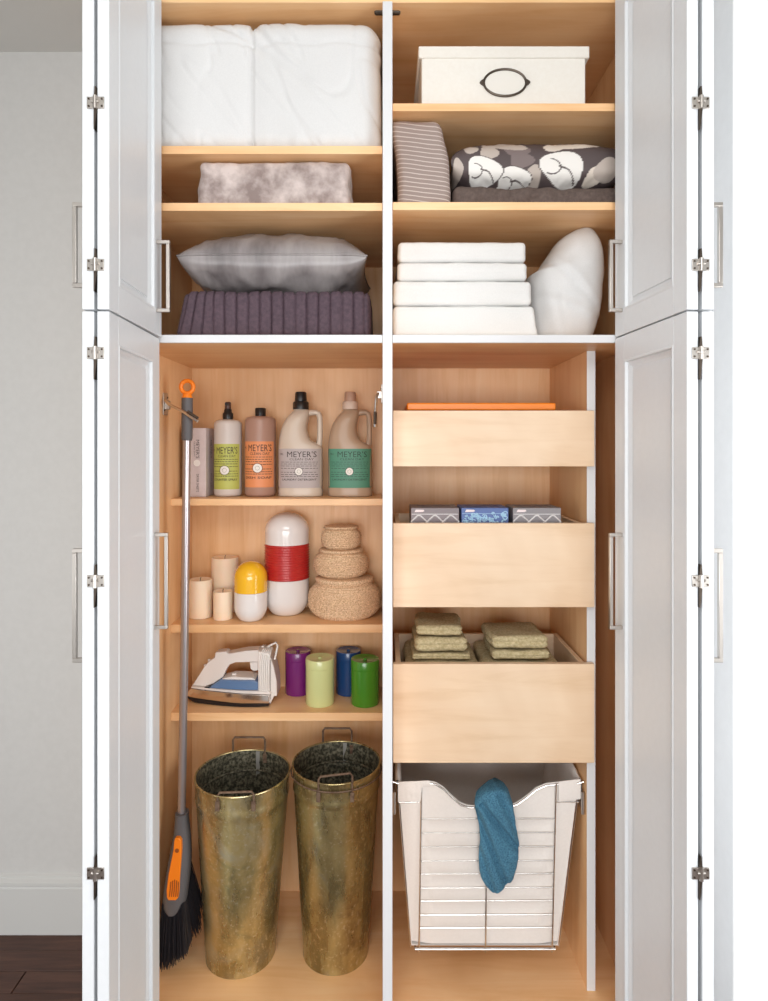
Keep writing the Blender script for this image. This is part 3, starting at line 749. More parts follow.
ipoly([(48, ib - 42), (52, ib - 30), (110, ib - 6), (300, ib), (560, ib), (640, ib - 8), (640, ib - 20), (400, ib - 20), (60, ib - 36)], .052, 'soleplate', mat('dark soleplate', (.03, .025, .025), .3, .5), bev=.0008, lab='dark soleplate')
ipoly([(52, ib - 44), (62, ib - 70), (85, ib - 96), (560, ib - 80), (640, ib - 76), (640, ib - 22), (400, ib - 22), (60, ib - 38)], .050, 'chrome_skirt', mch, bev=.001, lab='mirror chrome skirt')
ipoly([(85, ib - 98), (88, ib - 110), (550, ib - 102), (650, ib - 96), (650, ib - 78), (560, ib - 82)], .047, 'lower_shell', mwh)
ipoly([(190, 366), (300, 292), (520, 290), (560, 300), (560, ib - 104), (190, ib - 108)], .040, 'water_tank', mat('blue tinted tank', (.12, .21, .38), .2, Coat_Weight=.4), lab='translucent blue water tank')
ipoly([(306, 290), (380, 272), (520, 279), (540, 292), (500, 299), (310, 304)], .030, 'control_deck', mwh, bev=.0012)
ipoly([(88, ib - 112), (96, 340), (175, 218), (205, 182), (250, 150), (255, 118), (262, 112), (330, 105), (346, 120), (470, 97), (560, 92), (560, 172), (400, 178), (358, 194), (335, 225), (310, 282), (240, 330), (186, ib - 110)], .024, 'handle', mwh, lab='white arched handle and nose')
ipoly([(560, 92), (600, 100), (636, 108), (668, 200), (688, 300), (690, 400), (670, ib - 60), (655, ib - 30), (645, ib - 8), (600, ib - 4), (560, ib - 78)], .036, 'heel', mwh, tp=False)
ipoly([(492, 182), (552, 176), (552, 238), (520, 246), (498, 230)], .014, 'dial', mwh, tp=False)
ipoly([(368, 274), (372, 262), (396, 262), (398, 276)], .012, 'slider', mwh, tp=False, bev=.001)
for (a, c) in ((180, 215), (208, 180)):
    p0 = ip(a, c); MB().tube([(p0[0], IY, p0[1] - .006), (p0[0] - .003, IY, p0[1] + .004)], .0045, 10).build('button', mwh, iron)
cordm = mat('white cord', (.80, .76, .72), .5)
cw = MB(); pts = []
for k in range(5 * 24 + 1):
    a = 2 * math.pi * k / 24; u = k / 120
    xc = 568 + 68 * u
    top, bot = 90 + u * 10, ib - 14
    zc_ = (top + bot) / 2; hh = (bot - top) / 2 + 6
    cc, s_ = math.cos(a), math.sin(a)
    q = ip(xc + 8 * cc, zc_ - hh * math.copysign(abs(cc) ** .35, cc))
    pts.append((q[0], IY + .0395 * math.copysign(abs(s_) ** .5, s_) if True else 0, max(q[1], S3 + .0035)))
cw.tube(pts, .0033, 7); cw.build('cord', cordm, iron, ang=80, label='white power cord wound in loops')
tl = MB(); tl.tube([(*[ip(600, 100)[0]], IY, ip(600, 100)[1]), (ip(630, 72)[0], IY - .004, ip(630, 72)[1]), (ip(672, 52)[0], IY - .006, ip(672, 52)[1]), (ip(684, 70)[0], IY - .008, ip(684, 70)[1]), (ip(678, 110)[0], IY - .012, ip(676, 110)[1]), (ip(668, 170)[0], IY - .02, ip(668, 160)[1])], .0036, 8)
tl.build('cord_end', cordm, iron, ang=80)
# side vents in heel
v_ = MB()
for k in range(4): v_.box(ip(590 + k * 18, 0)[0], ip(594 + k * 18, 0)[0], IY - .0364, IY - .0359, ip(0, 420)[1], ip(0, 150)[1])
v_.build('vent_groove', mat('groove', (.25, .2, .18), .6), iron)

def canister(px, Yc, hw, pyt, c, lab, sealm=None):
    x = X(px, Yc); r = hw * Yc / F; zb = S3 + .0006; zt = Z(pyt, Yc + r * .9)
    t = thing('candle_tin', (x, Yc, S3), lab, 'canister', 'coloured metal canisters')
    m = mat('lacquer', c, .25, .0, Coat_Weight=.35); h = zt - zb
    MB().lathe([(r * .97, zb), (r, zb + .003), (r, zb + h * .80), (r * .985, zb + h * .805)], x, Yc, 48).build('tin_body', m, t, ang=40)
    MB().lathe([(r * .985, zb + h * .8055), (r * 1.01, zb + h * .81), (r * 1.01, zt - .004), (r * .97, zt), (r * .8, zt - .0008), (r * .7, zt - .003), (.001, zt - .003)], x, Yc, 48).build('tin_lid', m, t, ang=40)
    MB().lathe([(.006, zt - .0029), (.006, zt + .001), (.004, zt + .002)], x, Yc, 16).build('knob', m, t)
    return t
canister(320, 2.062, 14.2, 653, (.62, .66, .30), 'pale yellow green canister in front of the purple one')
canister(298, 2.15, 12.6, 646.5, (.17, .015, .15), 'purple canister behind the pale green one')
canister(365, 2.062, 14.2, 654, (.055, .23, .015), 'bright green canister at the right end of the shelf')
canister(348.5, 2.15, 12.6, 646, (.01, .05, .16), 'dark blue canister behind the green one')

# ------------------------------------------------------------------ broom
BYY = 1.875
br = thing('broom', (X(172, BYY), BYY, ZF), 'upright broom with grey metal pole, orange hanging ring and black bristles', 'broom')
grey = mat('grey rubber', (.11, .105, .11), .55); org = mat('orange plastic', (.95, .24, .01), .4)
xt, zt_ = X(187.3, BYY), Z(387, BYY)
MB().tube([(xt + .0185 * math.cos(2 * math.pi * k / 28), BYY, zt_ + .0185 * math.sin(2 * math.pi * k / 28)) for k in range(28)], .0062, 10, closed=True).build('hanging_ring', org, br)
MB().tube([(xt, BYY, zt_ - .020), (xt, BYY, zt_ - .034)], .011, 16, rr=[.012, .0155]).build('ring_neck', org, br)
MB().tube([(xt, BYY, zt_ - .034), (xt - .0002, BYY, Z(398, BYY)), (X(187, BYY), BYY, Z(438, BYY)), (X(186.9, BYY), BYY, Z(440.5, BYY))], .016, 20, rr=[.0155, .0163, .0163, .0145]).build('grip', grey, br)
MB().tube([(X(186.9, BYY), BYY, Z(440, BYY)), (X(184.7, BYY), BYY, Z(630, BYY)), (X(181.6, BYY), BYY, Z(818, BYY))], .0118, 16).build('pole', mat('silver painted pole', (.47, .43, .44), .3, .75), br)
# head outline (px): left, right, y
HD = [(812, 175.8, 188.2), (818, 175.6, 188.4), (832, 174.5, 190), (845, 172, 191), (858, 169.5, 191), (872, 167, 190), (885, 165, 188.5), (897, 163.8, 187), (901, 163.7, 185.8), (905, 165, 184), (908, 169, 180)]
MB().loft([(Z(a, BYY), X(l, BYY), X(r_, BYY), BYY, .022 if a < 825 else .022 + .012 * min(1, (a - 825) / 50), 2.6) for a, l, r_ in HD], 40).build('broom_head', grey, br, ang=60)
OI = [(838, 175.2, 179.5), (841, 174.3, 181.2), (850, 173.5, 181.5), (860, 171.5, 181.0), (875, 168.5, 180), (890, 166.7, 179.3), (897, 166.9, 178.6), (900, 168.5, 176)]
poly = [(X(r_, 1.84), Z(a, 1.84)) for a, l, r_ in OI] + [(X(l, 1.84), Z(a, 1.84)) for a, l, r_ in reversed(OI)]
oi = MB().prism(poly, 1.838, 1.852).build('orange_insert', org, br, bevel=.0015, label='orange insert of the broom head')
mrib = mat('dark orange rib', (.30, .07, .01), .6)
for k in range(5):
    MB().prism([(X(169.0 + k * 2.1, 1.836), Z(897, 1.836)), (X(169.8 + k * 2.1, 1.836), Z(897, 1.836)), (X(171.2 + k * 1.9, 1.836), Z(880 + abs(k - 2), 1.836)), (X(170.4 + k * 1.9, 1.836), Z(880 + abs(k - 2), 1.836))], 1.8365, 1.8379).build('grip_rib', mrib, oi)
MB().disc(X(176.8, 1.836), Z(851, 1.836), .006, 1.8379, .0012, 14).build('release_button', mrib, oi)
bb = MB(); rnd = random.Random(3)
for k in range(1500):
    if k % 3:
        u = rnd.random(); v = rnd.uniform(-1, 1); py0 = 902 - 10 * abs(u - .5)
        x0 = X(165 + 21 * u, BYY); y0 = BYY + .028 * v; z0 = Z(py0, BYY)
        x1 = X(160.5 + 30 * u + rnd.gauss(0, .8), BYY); z1 = max(ZF + .002, Z(961 - 14 * u ** 2 - rnd.random() * 9, BYY)); y1 = BYY + .042 * v
    else:
        u = rnd.random(); v = rnd.uniform(-1, 1)
        x0 = X(186 - rnd.random() * 6 , BYY + .03); y0 = BYY + .027 + .01 * v; z0 = Z(845 + 50 * u, BYY)
        x1 = X(190 + 11 * rnd.random() ** .8 - 4 * u, BYY + .03); y1 = BYY + .045 + .02 * v; z1 = Z(905 + 40 * rnd.random(), BYY)
    m_ = ((x0 + x1) / 2 + rnd.gauss(0, .001), (y0 + y1) / 2, (z0 + z1) / 2)
    bb.tube([(x0, y0, z0), m_, (x1, y1, z1)], .0009, 3)
bo = bb.build('bristles', mat('black bristle', (.018, .016, .02), .5), br, smooth=False, fixn=False); bo['kind'] = 'stuff'

# ------------------------------------------------------------------ tall metal buckets
def patina(name, c, seed):
    m = mat(name, c[0], .42, .8); v = coords(m); tcv = nd(m, 'ShaderNodeVectorMath', operation='ADD'); lk(m, v, tcv.inputs[0]); tcv.inputs[1].default_value = (seed, seed, 0)
    a = noise_n(m, tcv.outputs[0], 9, 6, .65, .8); s = nd(m, 'ShaderNodeMapping'); s.inputs['Scale'].default_value = (1, 1, .35); lk(m, tcv.outputs[0], s.inputs[0])
    b_ = noise_n(m, s.outputs[0], 14, 5, .6); f = noise_n(m, tcv.outputs[0], 85, 5, .75)
    ca = ramp(m, a, [(.30, c[1]), (.45, c[0]), (.58, c[2]), (.72, c[3])])
    cb = ramp(m, b_, [(.36, (.42, .40, .36)), (.56, (1, 1, 1))])
    mx = nd(m, 'ShaderNodeMix', data_type='RGBA', blend_type='MULTIPLY'); mx.inputs[0].default_value = .8; lk(m, ca, mx.inputs[6]); lk(m, cb, mx.inputs[7])
    cf = ramp(m, f, [(.55, (0, 0, 0)), (.64, (.8, .8, .8))])
    m2 = nd(m, 'ShaderNodeMix', data_type='RGBA'); lk(m, cf, m2.inputs[0]); lk(m, mx.outputs[2], m2.inputs[6]); m2.inputs[7].default_value = (*c[4], 1)
    lk(m, m2.outputs[2], bsdf(m).inputs['Base Color'])
    rr = nd(m, 'ShaderNodeMapRange'); rr.inputs['To Min'].default_value = .16; rr.inputs['To Max'].default_value = .42; lk(m, b_, rr.inputs[0]); lk(m, rr.outputs[0], bsdf(m).inputs['Roughness'])
    bump(m, f, .15, .001)
    return m
pat1 = patina('weathered brass patina', [(.56, .45, .20), (.36, .33, .17), (.58, .50, .28), (.50, .50, .38), (.66, .60, .40)], 1.3)
pat2 = patina('spotted brass patina', [(.48, .38, .17), (.28, .22, .11), (.50, .42, .20), (.40, .36, .24), (.62, .55, .34)], 5.1)
patin = noisy('dark speckled inner metal', (.035, .033, .02), (.24, .22, .15), 110, .6, bs=.3, metal=.3, lo=.42, hi=.66)
rust = noisy('rusty iron', (.12, .07, .045), (.22, .15, .10), 80, .7, bs=.4, metal=.4)
def bucket(cxt, cyt, rt, zt, cxb, cyb, rb, lab, m, ribs, fh, second):
    t = thing('metal_bucket', (cxb, cyb, ZF), lab, 'bucket', 'tall tapered metal buckets')
    def prof(off, z0):
        P = []
        H = zt - ZF
        N = 70
        for k in range(N + 1):
            u = k / N; z = z0 + (zt - z0) * u; uu = (z - ZF) / H
            r = rb + (rt - rb) * uu ** .92 + off
            for (q, a_, w_) in ribs: r += a_ * math.exp(-((uu - q) / w_) ** 2)
            P.append((r, z))
        return P
    P = prof(0, ZF + .0006); Q = prof(-.0025, ZF + .012)
    P[0] = (P[0][0] + .002, P[0][1]); P[1] = (P[1][0] + .001, P[1][1])
    def shx(mb):
        mb.v = [(x + cxb + (cxt - cxb) * (z - ZF) / (zt - ZF), y + cyb + (cyt - cyb) * (z - ZF) / (zt - ZF), z) for x, y, z in mb.v]; return mb
    o = shx(MB().lathe(P, 0, 0, 72, cap1=False)).build('bucket_wall', m, t, ang=60)
    shx(MB().lathe(Q, 0, 0, 72, cap1=False)).build('bucket_lining', patin, t, ang=60, label='dark speckled inside of the bucket')
    rim = MB(); rim.tube([(cxt + (rt) * math.cos(2 * math.pi * k / 60), cyt + rt * math.sin(2 * math.pi * k / 60), zt) for k in range(60)], .0028, 8, closed=True); rim.build('rim', m, t)
    sm = MB().box(cxt + .012, cxt + .024, cyt + rt - .0055, cyt + rt - .003, zt - .17, zt - .003); sm.build('seam', mat('grey solder seam', (.35, .34, .31), .5, .5), t, label='pale vertical seam inside')
    ir = MB(); ir.tube([(cxt + (rt - .008) * math.cos(2 * math.pi * k / 60), cyt + (rt - .008) * math.sin(2 * math.pi * k / 60), zt - .062) for k in range(60)], .003, 6, closed=True); ir.build('inner_bead', patin, t)
    # handles front and back
    for s, (dx0, dx1, zl, zh, tilt) in ((-1, fh[0]), (1, fh[1])):
        hb = MB(); a0, a1 = cxt + dx0, cxt + dx1; yy = cyt + s * (math.sqrt(max(.0001, rt ** 2 - max(abs(dx0), abs(dx1)) ** 2)) + .006)
        hb.tube([(a0, yy, zt + zl), (a0, yy, zt + zh - .008), (a0 + .006, yy, zt + zh), ((a0 + a1) / 2, yy, zt + zh + tilt / 2), (a1 - .006, yy, zt + zh + tilt), (a1, yy, zt + zh - .008 + tilt), (a1, yy, zt + zl)], .0034, 8)
        hb.build('bucket_handle', rust, t, label='rusty wire handle')
        for a in (a0, a1):
            MB().box(a - .006, a + .006, yy - .006, yy - .0 if s < 0 else yy + .003, zt + zl - .016, zt + zl + .012).build('handle_lug', rust, t, bevel=.0012)
    if second:
        bd = MB(); z = zt - .020; bd.tube([(cxt + (rt + .004) * math.cos(2 * math.pi * k / 60), cyt + (rt + .004) * math.sin(2 * math.pi * k / 60), z) for k in range(60)], .0026, 6, closed=True)
        bd.build('wire_band', rust, t, label='dark wire band below the rim')
zt1 = CAMZ - .988; zt2 = CAMZ - .967
bucket(X(243, 1.918), 1.918, .1405, zt1, X(241, 1.938), 1.938, .1035, 'tall tapered metal bucket with golden green patina, left of the two, beside the broom', pat1, [(.905, .004, .008), (.88, .004, .008), (.10, .001, .01)],
       ((-.042, .060, -.024, .010, .003), (-.062, .042, -.02, .045, 0)), False)
bucket(X(336.5, 1.94), 1.94, .1335, zt2, X(335.8, 1.945), 1.945, .0985, 'tall spotted brown brass metal bucket next to the white divider', pat2, [(.89, .0035, .008), (.865, -.002, .008), (.10, .001, .01)],
       ((-.042, .055, -.035, .020, .010), (-.054, .040, -.02, .045, 0)), True)

# ------------------------------------------------------------------ drawer contents
ty = 1.84
tr_ = thing('orange_tray', (X(481, ty), 1.93, D1), 'flat orange plastic tray lying in the top drawer', 'tray')
ot = mat('orange tray plastic', (.95, .26, .015), .35)
zt3 = Z(402.8, ty)
tp = MB(); x0, x1, y0, y1 = X(412, ty), X(550, ty), ty + .008, 2.04
tp.box(x0, x1, y0, y1, D1 + .0006, D1 + .004).box(x0, x1, y0, y0 + .003, D1 + .0045, zt3 - .0225).box(x0, x1, y1 - .003, y1, D1 + .0045, zt3 - .0225).box(x0, x0 + .003, y0, y1, D1 + .0045, zt3 - .0225).box(x1 - .003, x1, y0, y1, D1 + .0045, zt3 - .0225)
tp.build('tray_body', ot, tr_, bevel=.001)
rm = MB(); c = [(X(407, ty), ty), (X(556, ty), ty), (X(556, ty), 2.048), (X(407, ty), 2.048)]
MB().box(X(407, ty), X(556, ty), ty, 2.048, zt3 - .022, zt3).build('tray_lid', ot, tr_, bevel=.004)

def patbox(pxa, pxb, base, fg, kind, lab, topc):
    y0 = 1.825; x0, x1 = X(pxa, y0), X(pxb, y0); zt = Z(508, y0); zb = D2 + .0006
    t = thing('tissue_box', ((x0 + x1) / 2, y0 + .06, D2), lab, 'box', 'patterned tissue boxes in the middle drawer')
    MB().box(x0, x1, y0, y0 + .115, zb, zt).build('carton', mat('carton print', base, .5), t, bevel=.001)
    MB().box(x0 + .02, x1 - .02, y0 + .03, y0 + .085, zt + .0001, zt + .0008).build('opening_panel', mat('carton top', topc, .5), t)
    pt = MB(); W = x1 - x0
    if kind == 'trellis':
        n = 3; s = W / n
        for r_ in range(6):
            for k in range(n):
                cx_ = x0 + s * (k + .5); zc = zt - .040 - r_ * .036
                for (a, b_) in (((-.5, -1), (-.08, 0)), ((.08, 0), (.5, -1)), ((-.5, -1), (-.08, -2)), ((.08, -2), (.5, -1))):
                    if zc + b_[1] * .018 < zb + .002: continue
                    pt.tube([(cx_ + a[0] * s, y0 - .0004, zc + .018 + a[1] * .018), (cx_ + b_[0] * s, y0 - .0004, zc + .018 + b_[1] * .018)], .0021, 4)
                if zc > zb + .03: pt.tube([(cx_ - .09 * s, y0 - .0004, zc + .018), (cx_ + .09 * s, y0 - .0004, zc + .018)], .0021, 4)
        pt.box(x0 + .002, x1 - .002, y0 - .0007, y0 - .0001, zt - .0185, zt - .017)
    else:
        rd = random.Random(5)
        for k in range(110):
            a, b_ = rd.uniform(x0 + .008, x1 - .008), rd.uniform(zt - .09, zt - .016); ra = rd.uniform(.004, .009); ph = rd.uniform(0, 6)
            pt.tube([(a + ra * (1 - q / 9) * math.cos(ph + q * .75), y0 - .0004, b_ + ra * (1 - q / 9) * math.sin(ph + q * .75)) for q in range(9)], .0017, 4)
        pt.box(x0 + .002, x1 - .002, y0 - .0007, y0 - .0001, zt - .0165, zt - .0155)
    pt.build('pattern', mat('pattern print', fg, .5), t, smooth=False, label='printed pattern')
    MB().prism([(x0 + .010, zt - .012), (x0 + .014, zt - .0045), (x0 + .036, zt - .005), (x0 + .039, zt - .009), (x0 + .033, zt - .0115)], y0 - .0007, y0 - .0001).build('printed_mark', mat('pale print', (.85, .72, .72), .5), t, smooth=False)
patbox(411, 459, (.24, .20, .21), (.85, .82, .82), 'trellis', 'grey box with white trellis pattern, left of the blue box', (.16, .13, .14))
patbox(461.5, 508.5, (.10, .16, .38), (.45, .66, .82), 'damask', 'blue box with pale swirl pattern between the two grey boxes', (.07, .09, .22))
patbox(513, 561, (.26, .24, .25), (.85, .82, .82), 'trellis', 'grey box with white trellis pattern, right of the blue box', (.16, .14, .15))

def towel(x0, x1, y0, y1, z0, z1, seed, lab, rot=0, name='folded_towel', grp='olive towels in the bottom drawer'):
    c = Vector(((x0 + x1) / 2, (y0 + y1) / 2, 0)); 
    def f(q, n):
        t = (q.z - z0) / (z1 - z0)
        q = q + n * (wr_(q + Vector((seed, 0, 0)), 16, .006) * (.4 + .6 * (1 - abs(n.z))) + wr_(q, 140, .0012))
        if n.y < .3: q = q + n * (-.004 * math.exp(-((t - .5) / .10) ** 2))
        q.z = min(max(q.z, z0 - .0005), z1 + .004) + .004 * nz(q.x * 9, q.y * 7, seed) * (t > .1)
        q.z = max(q.z, z0 + .0002)
        d = q - c; ca, sa = math.cos(rot), math.sin(rot)
        return Vector((c.x + d.x * ca - d.y * sa, c.y + d.x * sa + d.y * ca, q.z))
    return tag(MB().rbox((x0, x1, y0, y1, z0 + .001, z1 - .001), .016, 30, 16, 6, f, 4).build(name, M['olive'], ang=80), lab, 'towel', grp)
def K(py, Y): return Z(py, Y)
dz = D3
for (xa, xb, side) in ((406, 480, 'left'), (483, 562, 'right')):
    z = dz; top = CAMZ - .625
    for k in range(3):
        z1 = z + (top - dz) / 3
        towel(X(xa, 1.83), X(xb, 1.83), 1.815, 2.05, z + (.0006 if k == 0 else .002), z1, k + (xa > 450) * 4, {0: 'bottom', 1: 'middle', 2: 'top'}[k] + ' wide olive towel of the base layer under the %s stack in the lowest drawer' % side)
        z = z1
TB = CAMZ - .625
for (xa, xb, z0, z1, sd, lab, rt) in ((412, 471, TB, CAMZ - .602, 11, 'folded olive towel, lowest of the three in the taller left stack', 0), (414, 467, CAMZ - .602, CAMZ - .556, 12, 'folded olive towel, middle of the three in the taller left stack', .03), (416, 464, CAMZ - .556, CAMZ - .520, 13, 'folded olive towel on top of the taller left stack', -.04),
                                      (492, 551, TB, CAMZ - .594, 14, 'folded olive towel, lower of the two in the shorter right stack', 0), (490, 548, CAMZ - .594, CAMZ - .550, 15, 'folded olive towel on top of the shorter right stack', .05)):
    towel(X(xa, 1.84), X(xb, 1.84), 1.835, 2.0, z0 + .004, z1, sd, lab, rt)

# ------------------------------------------------------------------ pull-out laundry basket
LB = thing('laundry_basket', (X(486, 1.83), 1.98, Z(950, 1.83)), 'pull out wire laundry basket with cream canvas liner under the drawers', 'basket')
yf, ybk = 1.825, 2.165
TZ = Z(782, yf); BZ = Z(944, yf + .01)
def tx0(u): return None
# front wire top curve (px)
FC = [(398, 784), (421, 783), (428, 782.5), (436, 784), (444, 789), (452, 797), (460, 804), (468, 807), (486, 807.5), (508, 807), (517, 804), (527, 797), (536, 789.5), (546, 785), (556, 784), (580, 781)]
wf = MB(); wyr = .0023
wf.tube([(X(a, yf), yf - .003, Z(c, yf)) for a, c in FC], wyr, 8)
wires = [wf]
def V(px, py, Y): return (X(px, Y), Y, Z(py, Y))
mbv = MB()
mbv.tube([V(421.5, 783, yf - .004), V(419, 952, yf - .004)], .0026, 8)
mbv.tube([V(556, 784, yf - .004), V(552, 952, yf - .004)], .0026, 8)
mbv.tube([V(487, 807, yf - .004), V(485.5, 952, yf - .004)], .0026, 8)
mbv.build('wire_upright', M['steel'], LB)
wf.build('top_wire', M['steel'], LB)
hw_ = MB()
for py in (819, 833, 847, 861, 874, 888, 901, 915, 928): 
    t = (py - 783) / 169; hw_.tube([V(421.5 - 2.5 * t, py, yf - .002), V(556 - 4 * t, py - .5, yf - .002)], .0016, 6)
hw_.tube([V(399, 802.5, yf + .0), V(421.5, 802, yf)], .0018, 6); hw_.tube([V(556, 802, yf), V(579, 802, yf)], .0018, 6)
hw_.build('cross_wire', M['steel'], LB)
bt = MB(); xl, xr = X(415, yf), X(555, yf)
bt.tube([(xl, yf - .006, BZ - .002), (xr, yf - .006, BZ - .002)], .0028, 8)
bt.tube([(xl, yf, BZ - .004), (xr, yf, BZ - .004), (xr - .01, 2.14, BZ - .004), (xl + .01, 2.14, BZ - .004)], .0026, 8, closed=True)
for k in range(5):
    y = yf + .06 + .058 * k; bt.tube([(xl + .003, y, BZ - .006), (xr - .003, y, BZ - .006)], .0018, 6)
bt.build('bottom_rail', M['steel'], LB)
sd = MB()
for s, (pt_, pb) in ((-1, (397.5, 411)), (1, (580, 559))):
    xt_, xb_ = X(pt_, yf), X(pb, yf)
    sd.tube([(xt_, yf, TZ), (xt_, ybk, TZ)], .0026, 8)
    for k in range(6):
        y = yf + .004 + k * .065; sd.tube([(xt_ + s * .001, y, TZ), (xb_ + s * .001, min(y, 2.14), BZ - .004)], .0016, 6)
sd.tube([(X(397.5, yf), ybk, TZ), (X(580, yf), ybk, TZ)], .0026, 8)
sd.build('side_wire', M['steel'], LB)
# liner: front panel, side panels, back panel, bottom (thin double walled cloth)
def sheet(P, nu, nv, th, nm, amp=.002, seed=0, lab=None, m=None, dirn=(0, 1, 0)):
    vs = []; fs = []; D = Vector(dirn)
    for s in (0, 1):
        for i in range(nu + 1):
            for j in range(nv + 1):
                p = Vector(P(i / nu, j / nv)); e = math.sin(math.pi * i / nu) * math.sin(math.pi * j / nv)
                p += D * (amp * e * (nz(i / nu * 5 + seed, j / nv * 5, 1) + .6 * nz(i / nu * 12, j / nv * 4 + seed, 4)) + s * th); vs.append(p)
    N = (nu + 1) * (nv + 1); ix = lambda i, j, s: s * N + i * (nv + 1) + j
    for i in range(nu):
        for j in range(nv):
            fs.append((ix(i, j, 0), ix(i + 1, j, 0), ix(i + 1, j + 1, 0), ix(i, j + 1, 0))); fs.append((ix(i, j, 1), ix(i, j + 1, 1), ix(i + 1, j + 1, 1), ix(i + 1, j, 1)))
    for i in range(nu):
        for j in (0, nv): fs.append((ix(i, j, 0), ix(i + 1, j, 0), ix(i + 1, j, 1), ix(i, j, 1)))
    for j in range(nv):
        for i in (0, nu): fs.append((ix(i, j, 0), ix(i, j + 1, 0), ix(i, j + 1, 1), ix(i, j, 1)))
    return MB().add(vs, fs).build(nm, m or M['linerf'], LB, ang=70, label=lab)
def fcz(px):
    for (a, c), (b_, d) in zip(FC, FC[1:]):
        if a <= px <= b_: return c + (d - c) * (px - a) / (b_ - a)
    return 782
def Pf(u, v):
    px = 398.5 + (579 - 398.5) * u; top = fcz(px) - 1.5
    pl = 398.5 + 13 * v; pr = 579 - 20 * v; px2 = pl + (pr - pl) * u; py = top + (944 - top) * v
    Y = yf + .002 + .010 * (max(0, abs(u - .5) - .37) / .13) * v
    Y += .0022 * math.sin(min(1, max(0, (py - 819) / 109)) * 8 * math.pi * 1.0) * (1 if 819 < py < 928 else 0) * (abs(u - .5) < .36)
    return (X(px2, yf), Y, Z(py, yf))
sheet(Pf, 72, 110, .002, 'liner_front', .003, 1)
for s, (pt_, pb) in ((-1, (398.5, 411.5)), (1, (579, 558.5))):
    def Ps(u, v, pt_=pt_, pb=pb):
        x = X(pt_ + (pb - pt_) * v, yf); y = yf + .006 + (ybk - yf - .01) * u; return (x, y - .02 * v * u, TZ + .004 + (BZ - TZ - .004) * v)
    sheet(Ps, 20, 30, .002, 'liner_side', .006, 2 + s, dirn=(-s, 0, 0))
sheet(lambda u, v: (X(398.5 + 13 * v + (579 - 20 * v - 398.5 - 13 * v) * u, yf), ybk - .004 - .02 * v, TZ + .010 + (BZ - TZ - .01) * v), 30, 30, .002, 'liner_back', .006, 7)
sheet(lambda u, v: (X(411.5 + (559 - 411.5) * u, yf), yf + .005 + (2.14 - yf) * v, BZ), 10, 10, .002, 'liner_bottom', .001, 8, dirn=(0, 0, 1))
# folded over flaps on the front corners and the side rails
sheet(lambda u, v: (X(398 + 32 * u + (421 - 430) * 0, yf), yf - .0055 - .002 * math.sin(v * 3), Z(fcz(398 + 32 * u) - 3 + (8 if u > .7 else 12) * 0 + v * (20 if u < .72 else 6), yf)), 24, 8, .0015, 'liner_flap', .002, 4)
sheet(lambda u, v: (X(558 + 22 * u, yf), yf - .0055 - .002 * math.sin(v * 3), Z(fcz(558 + 22 * u) - 3 + v * 20, yf)), 16, 8, .0015, 'liner_flap', .002, 5)
for s, xe in ((-1, X(398, yf)), (1, X(580, yf))):
    pts = MB()
    n = 24; vs = []; fs = []
    for i in range(n + 1):
        y = yf + .002 + (ybk - yf - .01) * i / n; lift = .010 + .008 * nz(y * 14, s)
        for (dx, dz_) in ((-.012, -.03), (-.006, .004), (0, lift), (.006, .004), (.008, -.034)):
            vs.append((xe + s * dx * -1 if s > 0 else xe + dx * -1, y, TZ + dz_ + (.006 if i > 2 else 0)))
    for i in range(n):
        for k in range(4): fs.append((i * 5 + k, i * 5 + k + 1, i * 5 + 6 + k, i * 5 + 5 + k))
    vs = [(min(max(x, .026), .574), y, z) for x, y, z in vs]
    MB().add(vs, fs).build('liner_cuff', M['linerf'], LB, ang=80, fixn=False)
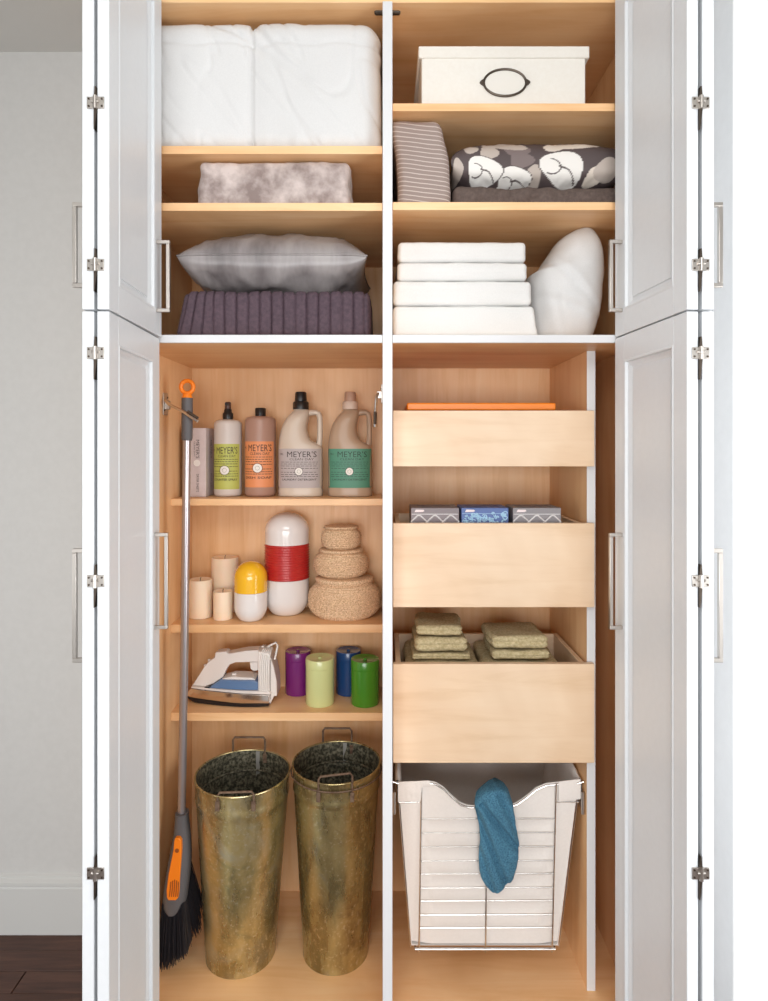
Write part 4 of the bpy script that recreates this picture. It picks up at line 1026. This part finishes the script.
# straps on the back inside
for px in (413, 537):
    x = X(px, 2.12); MB().box(x - .012, x + .012, 2.145, 2.149, TZ - .03, TZ + .06).build('liner_strap', M['linerf'], LB, bevel=.001)
for s, x in ((-1, .0226), (1, .5770)):
    sgn = 1 if s < 0 else -1
    MB().box(min(x + sgn * .0003, x + sgn * .009), max(x + sgn * .0003, x + sgn * .009), 1.812, 2.16, Z(808, 1.82), Z(793, 1.82)).build('slide_rail', M['nickel'], LB, bevel=.001, label='metal drawer slide')
    q = MB(); q.tube([(x + sgn * .006, 1.811, Z(790, 1.82)), (x + sgn * .006, 1.811, Z(812, 1.82))], .005, 10); q.build('slide_wheel', M['nickel'], LB)
    q = MB(); q.tube([(x + sgn * .002, 1.816, Z(781, 1.82)), (x + sgn * .02, 1.816, Z(783, 1.82))], .0025, 8); q.build('rail_pin', M['steel'], LB)

# blue cloth draped over the basket's front
CS = [(788.5, 494, 503), (790, 488, 507), (794, 482, 510), (799, 477, 511.5), (804, 474.5, 513), (812, 476, 514), (822, 478.5, 515.5), (834, 480, 517.5), (846, 479.5, 519), (858, 478.8, 518.5), (868, 479, 516.5), (877, 481, 513), (884, 485, 508), (889, 489, 502), (893, 492.5, 496)]
CS2 = []
for a, b_ in zip(CS, CS[1:]):
    for k in range(5): CS2.append(tuple(a[m_] + (b_[m_] - a[m_]) * k / 5 for m_ in range(3)))
CS2.append(CS[-1]); CYY = 1.797
secs = []
for (py, l, r_) in reversed(CS2):
    z = Z(py, CYY); up = max(0, min(1, (806 - py) / 8)); tip = max(0, (py - 870) / 23)
    secs.append((z, X(l, CYY), X(r_, CYY), CYY + .022 * up, (.0155 - .008 * tip) + .022 * up, 2.3))
def fcl(p, a):
    px = VX + p.x * F / CYY; py = HY - (p.z - CAMZ) * F / CYY
    f = 0
    for (x0, y0, x1, y1, w_, d_) in ((484, 806, 516, 846, 2.6, .008), (478, 815, 507, 885, 2.4, .007), (500, 795, 519, 838, 2.2, .005), (480, 850, 494, 892, 2, .004)):
        L = math.hypot(x1 - x0, y1 - y0); t = ((px - x0) * (x1 - x0) + (py - y0) * (y1 - y0)) / L / L
        if -.1 < t < 1.1:
            d = ((px - x0) * (y1 - y0) - (py - y0) * (x1 - x0)) / L; f += d_ * math.exp(-(d / w_) ** 2) - .5 * d_ * math.exp(-((d - 6) / 5) ** 2)
    if math.sin(a) < .1: p.y += f * 2.2
    p.x += wr_(p, 40, .0015); p.y += wr_(p, 60, .0012) 
    return p
tag(MB().loft(secs, 80, fcl).build('hand_towel', M['blue'], ang=85), 'blue terry cloth draped over the front of the wire basket', 'towel')

for o in bpy.data.objects:
    if '_w' in o: del o['_w']
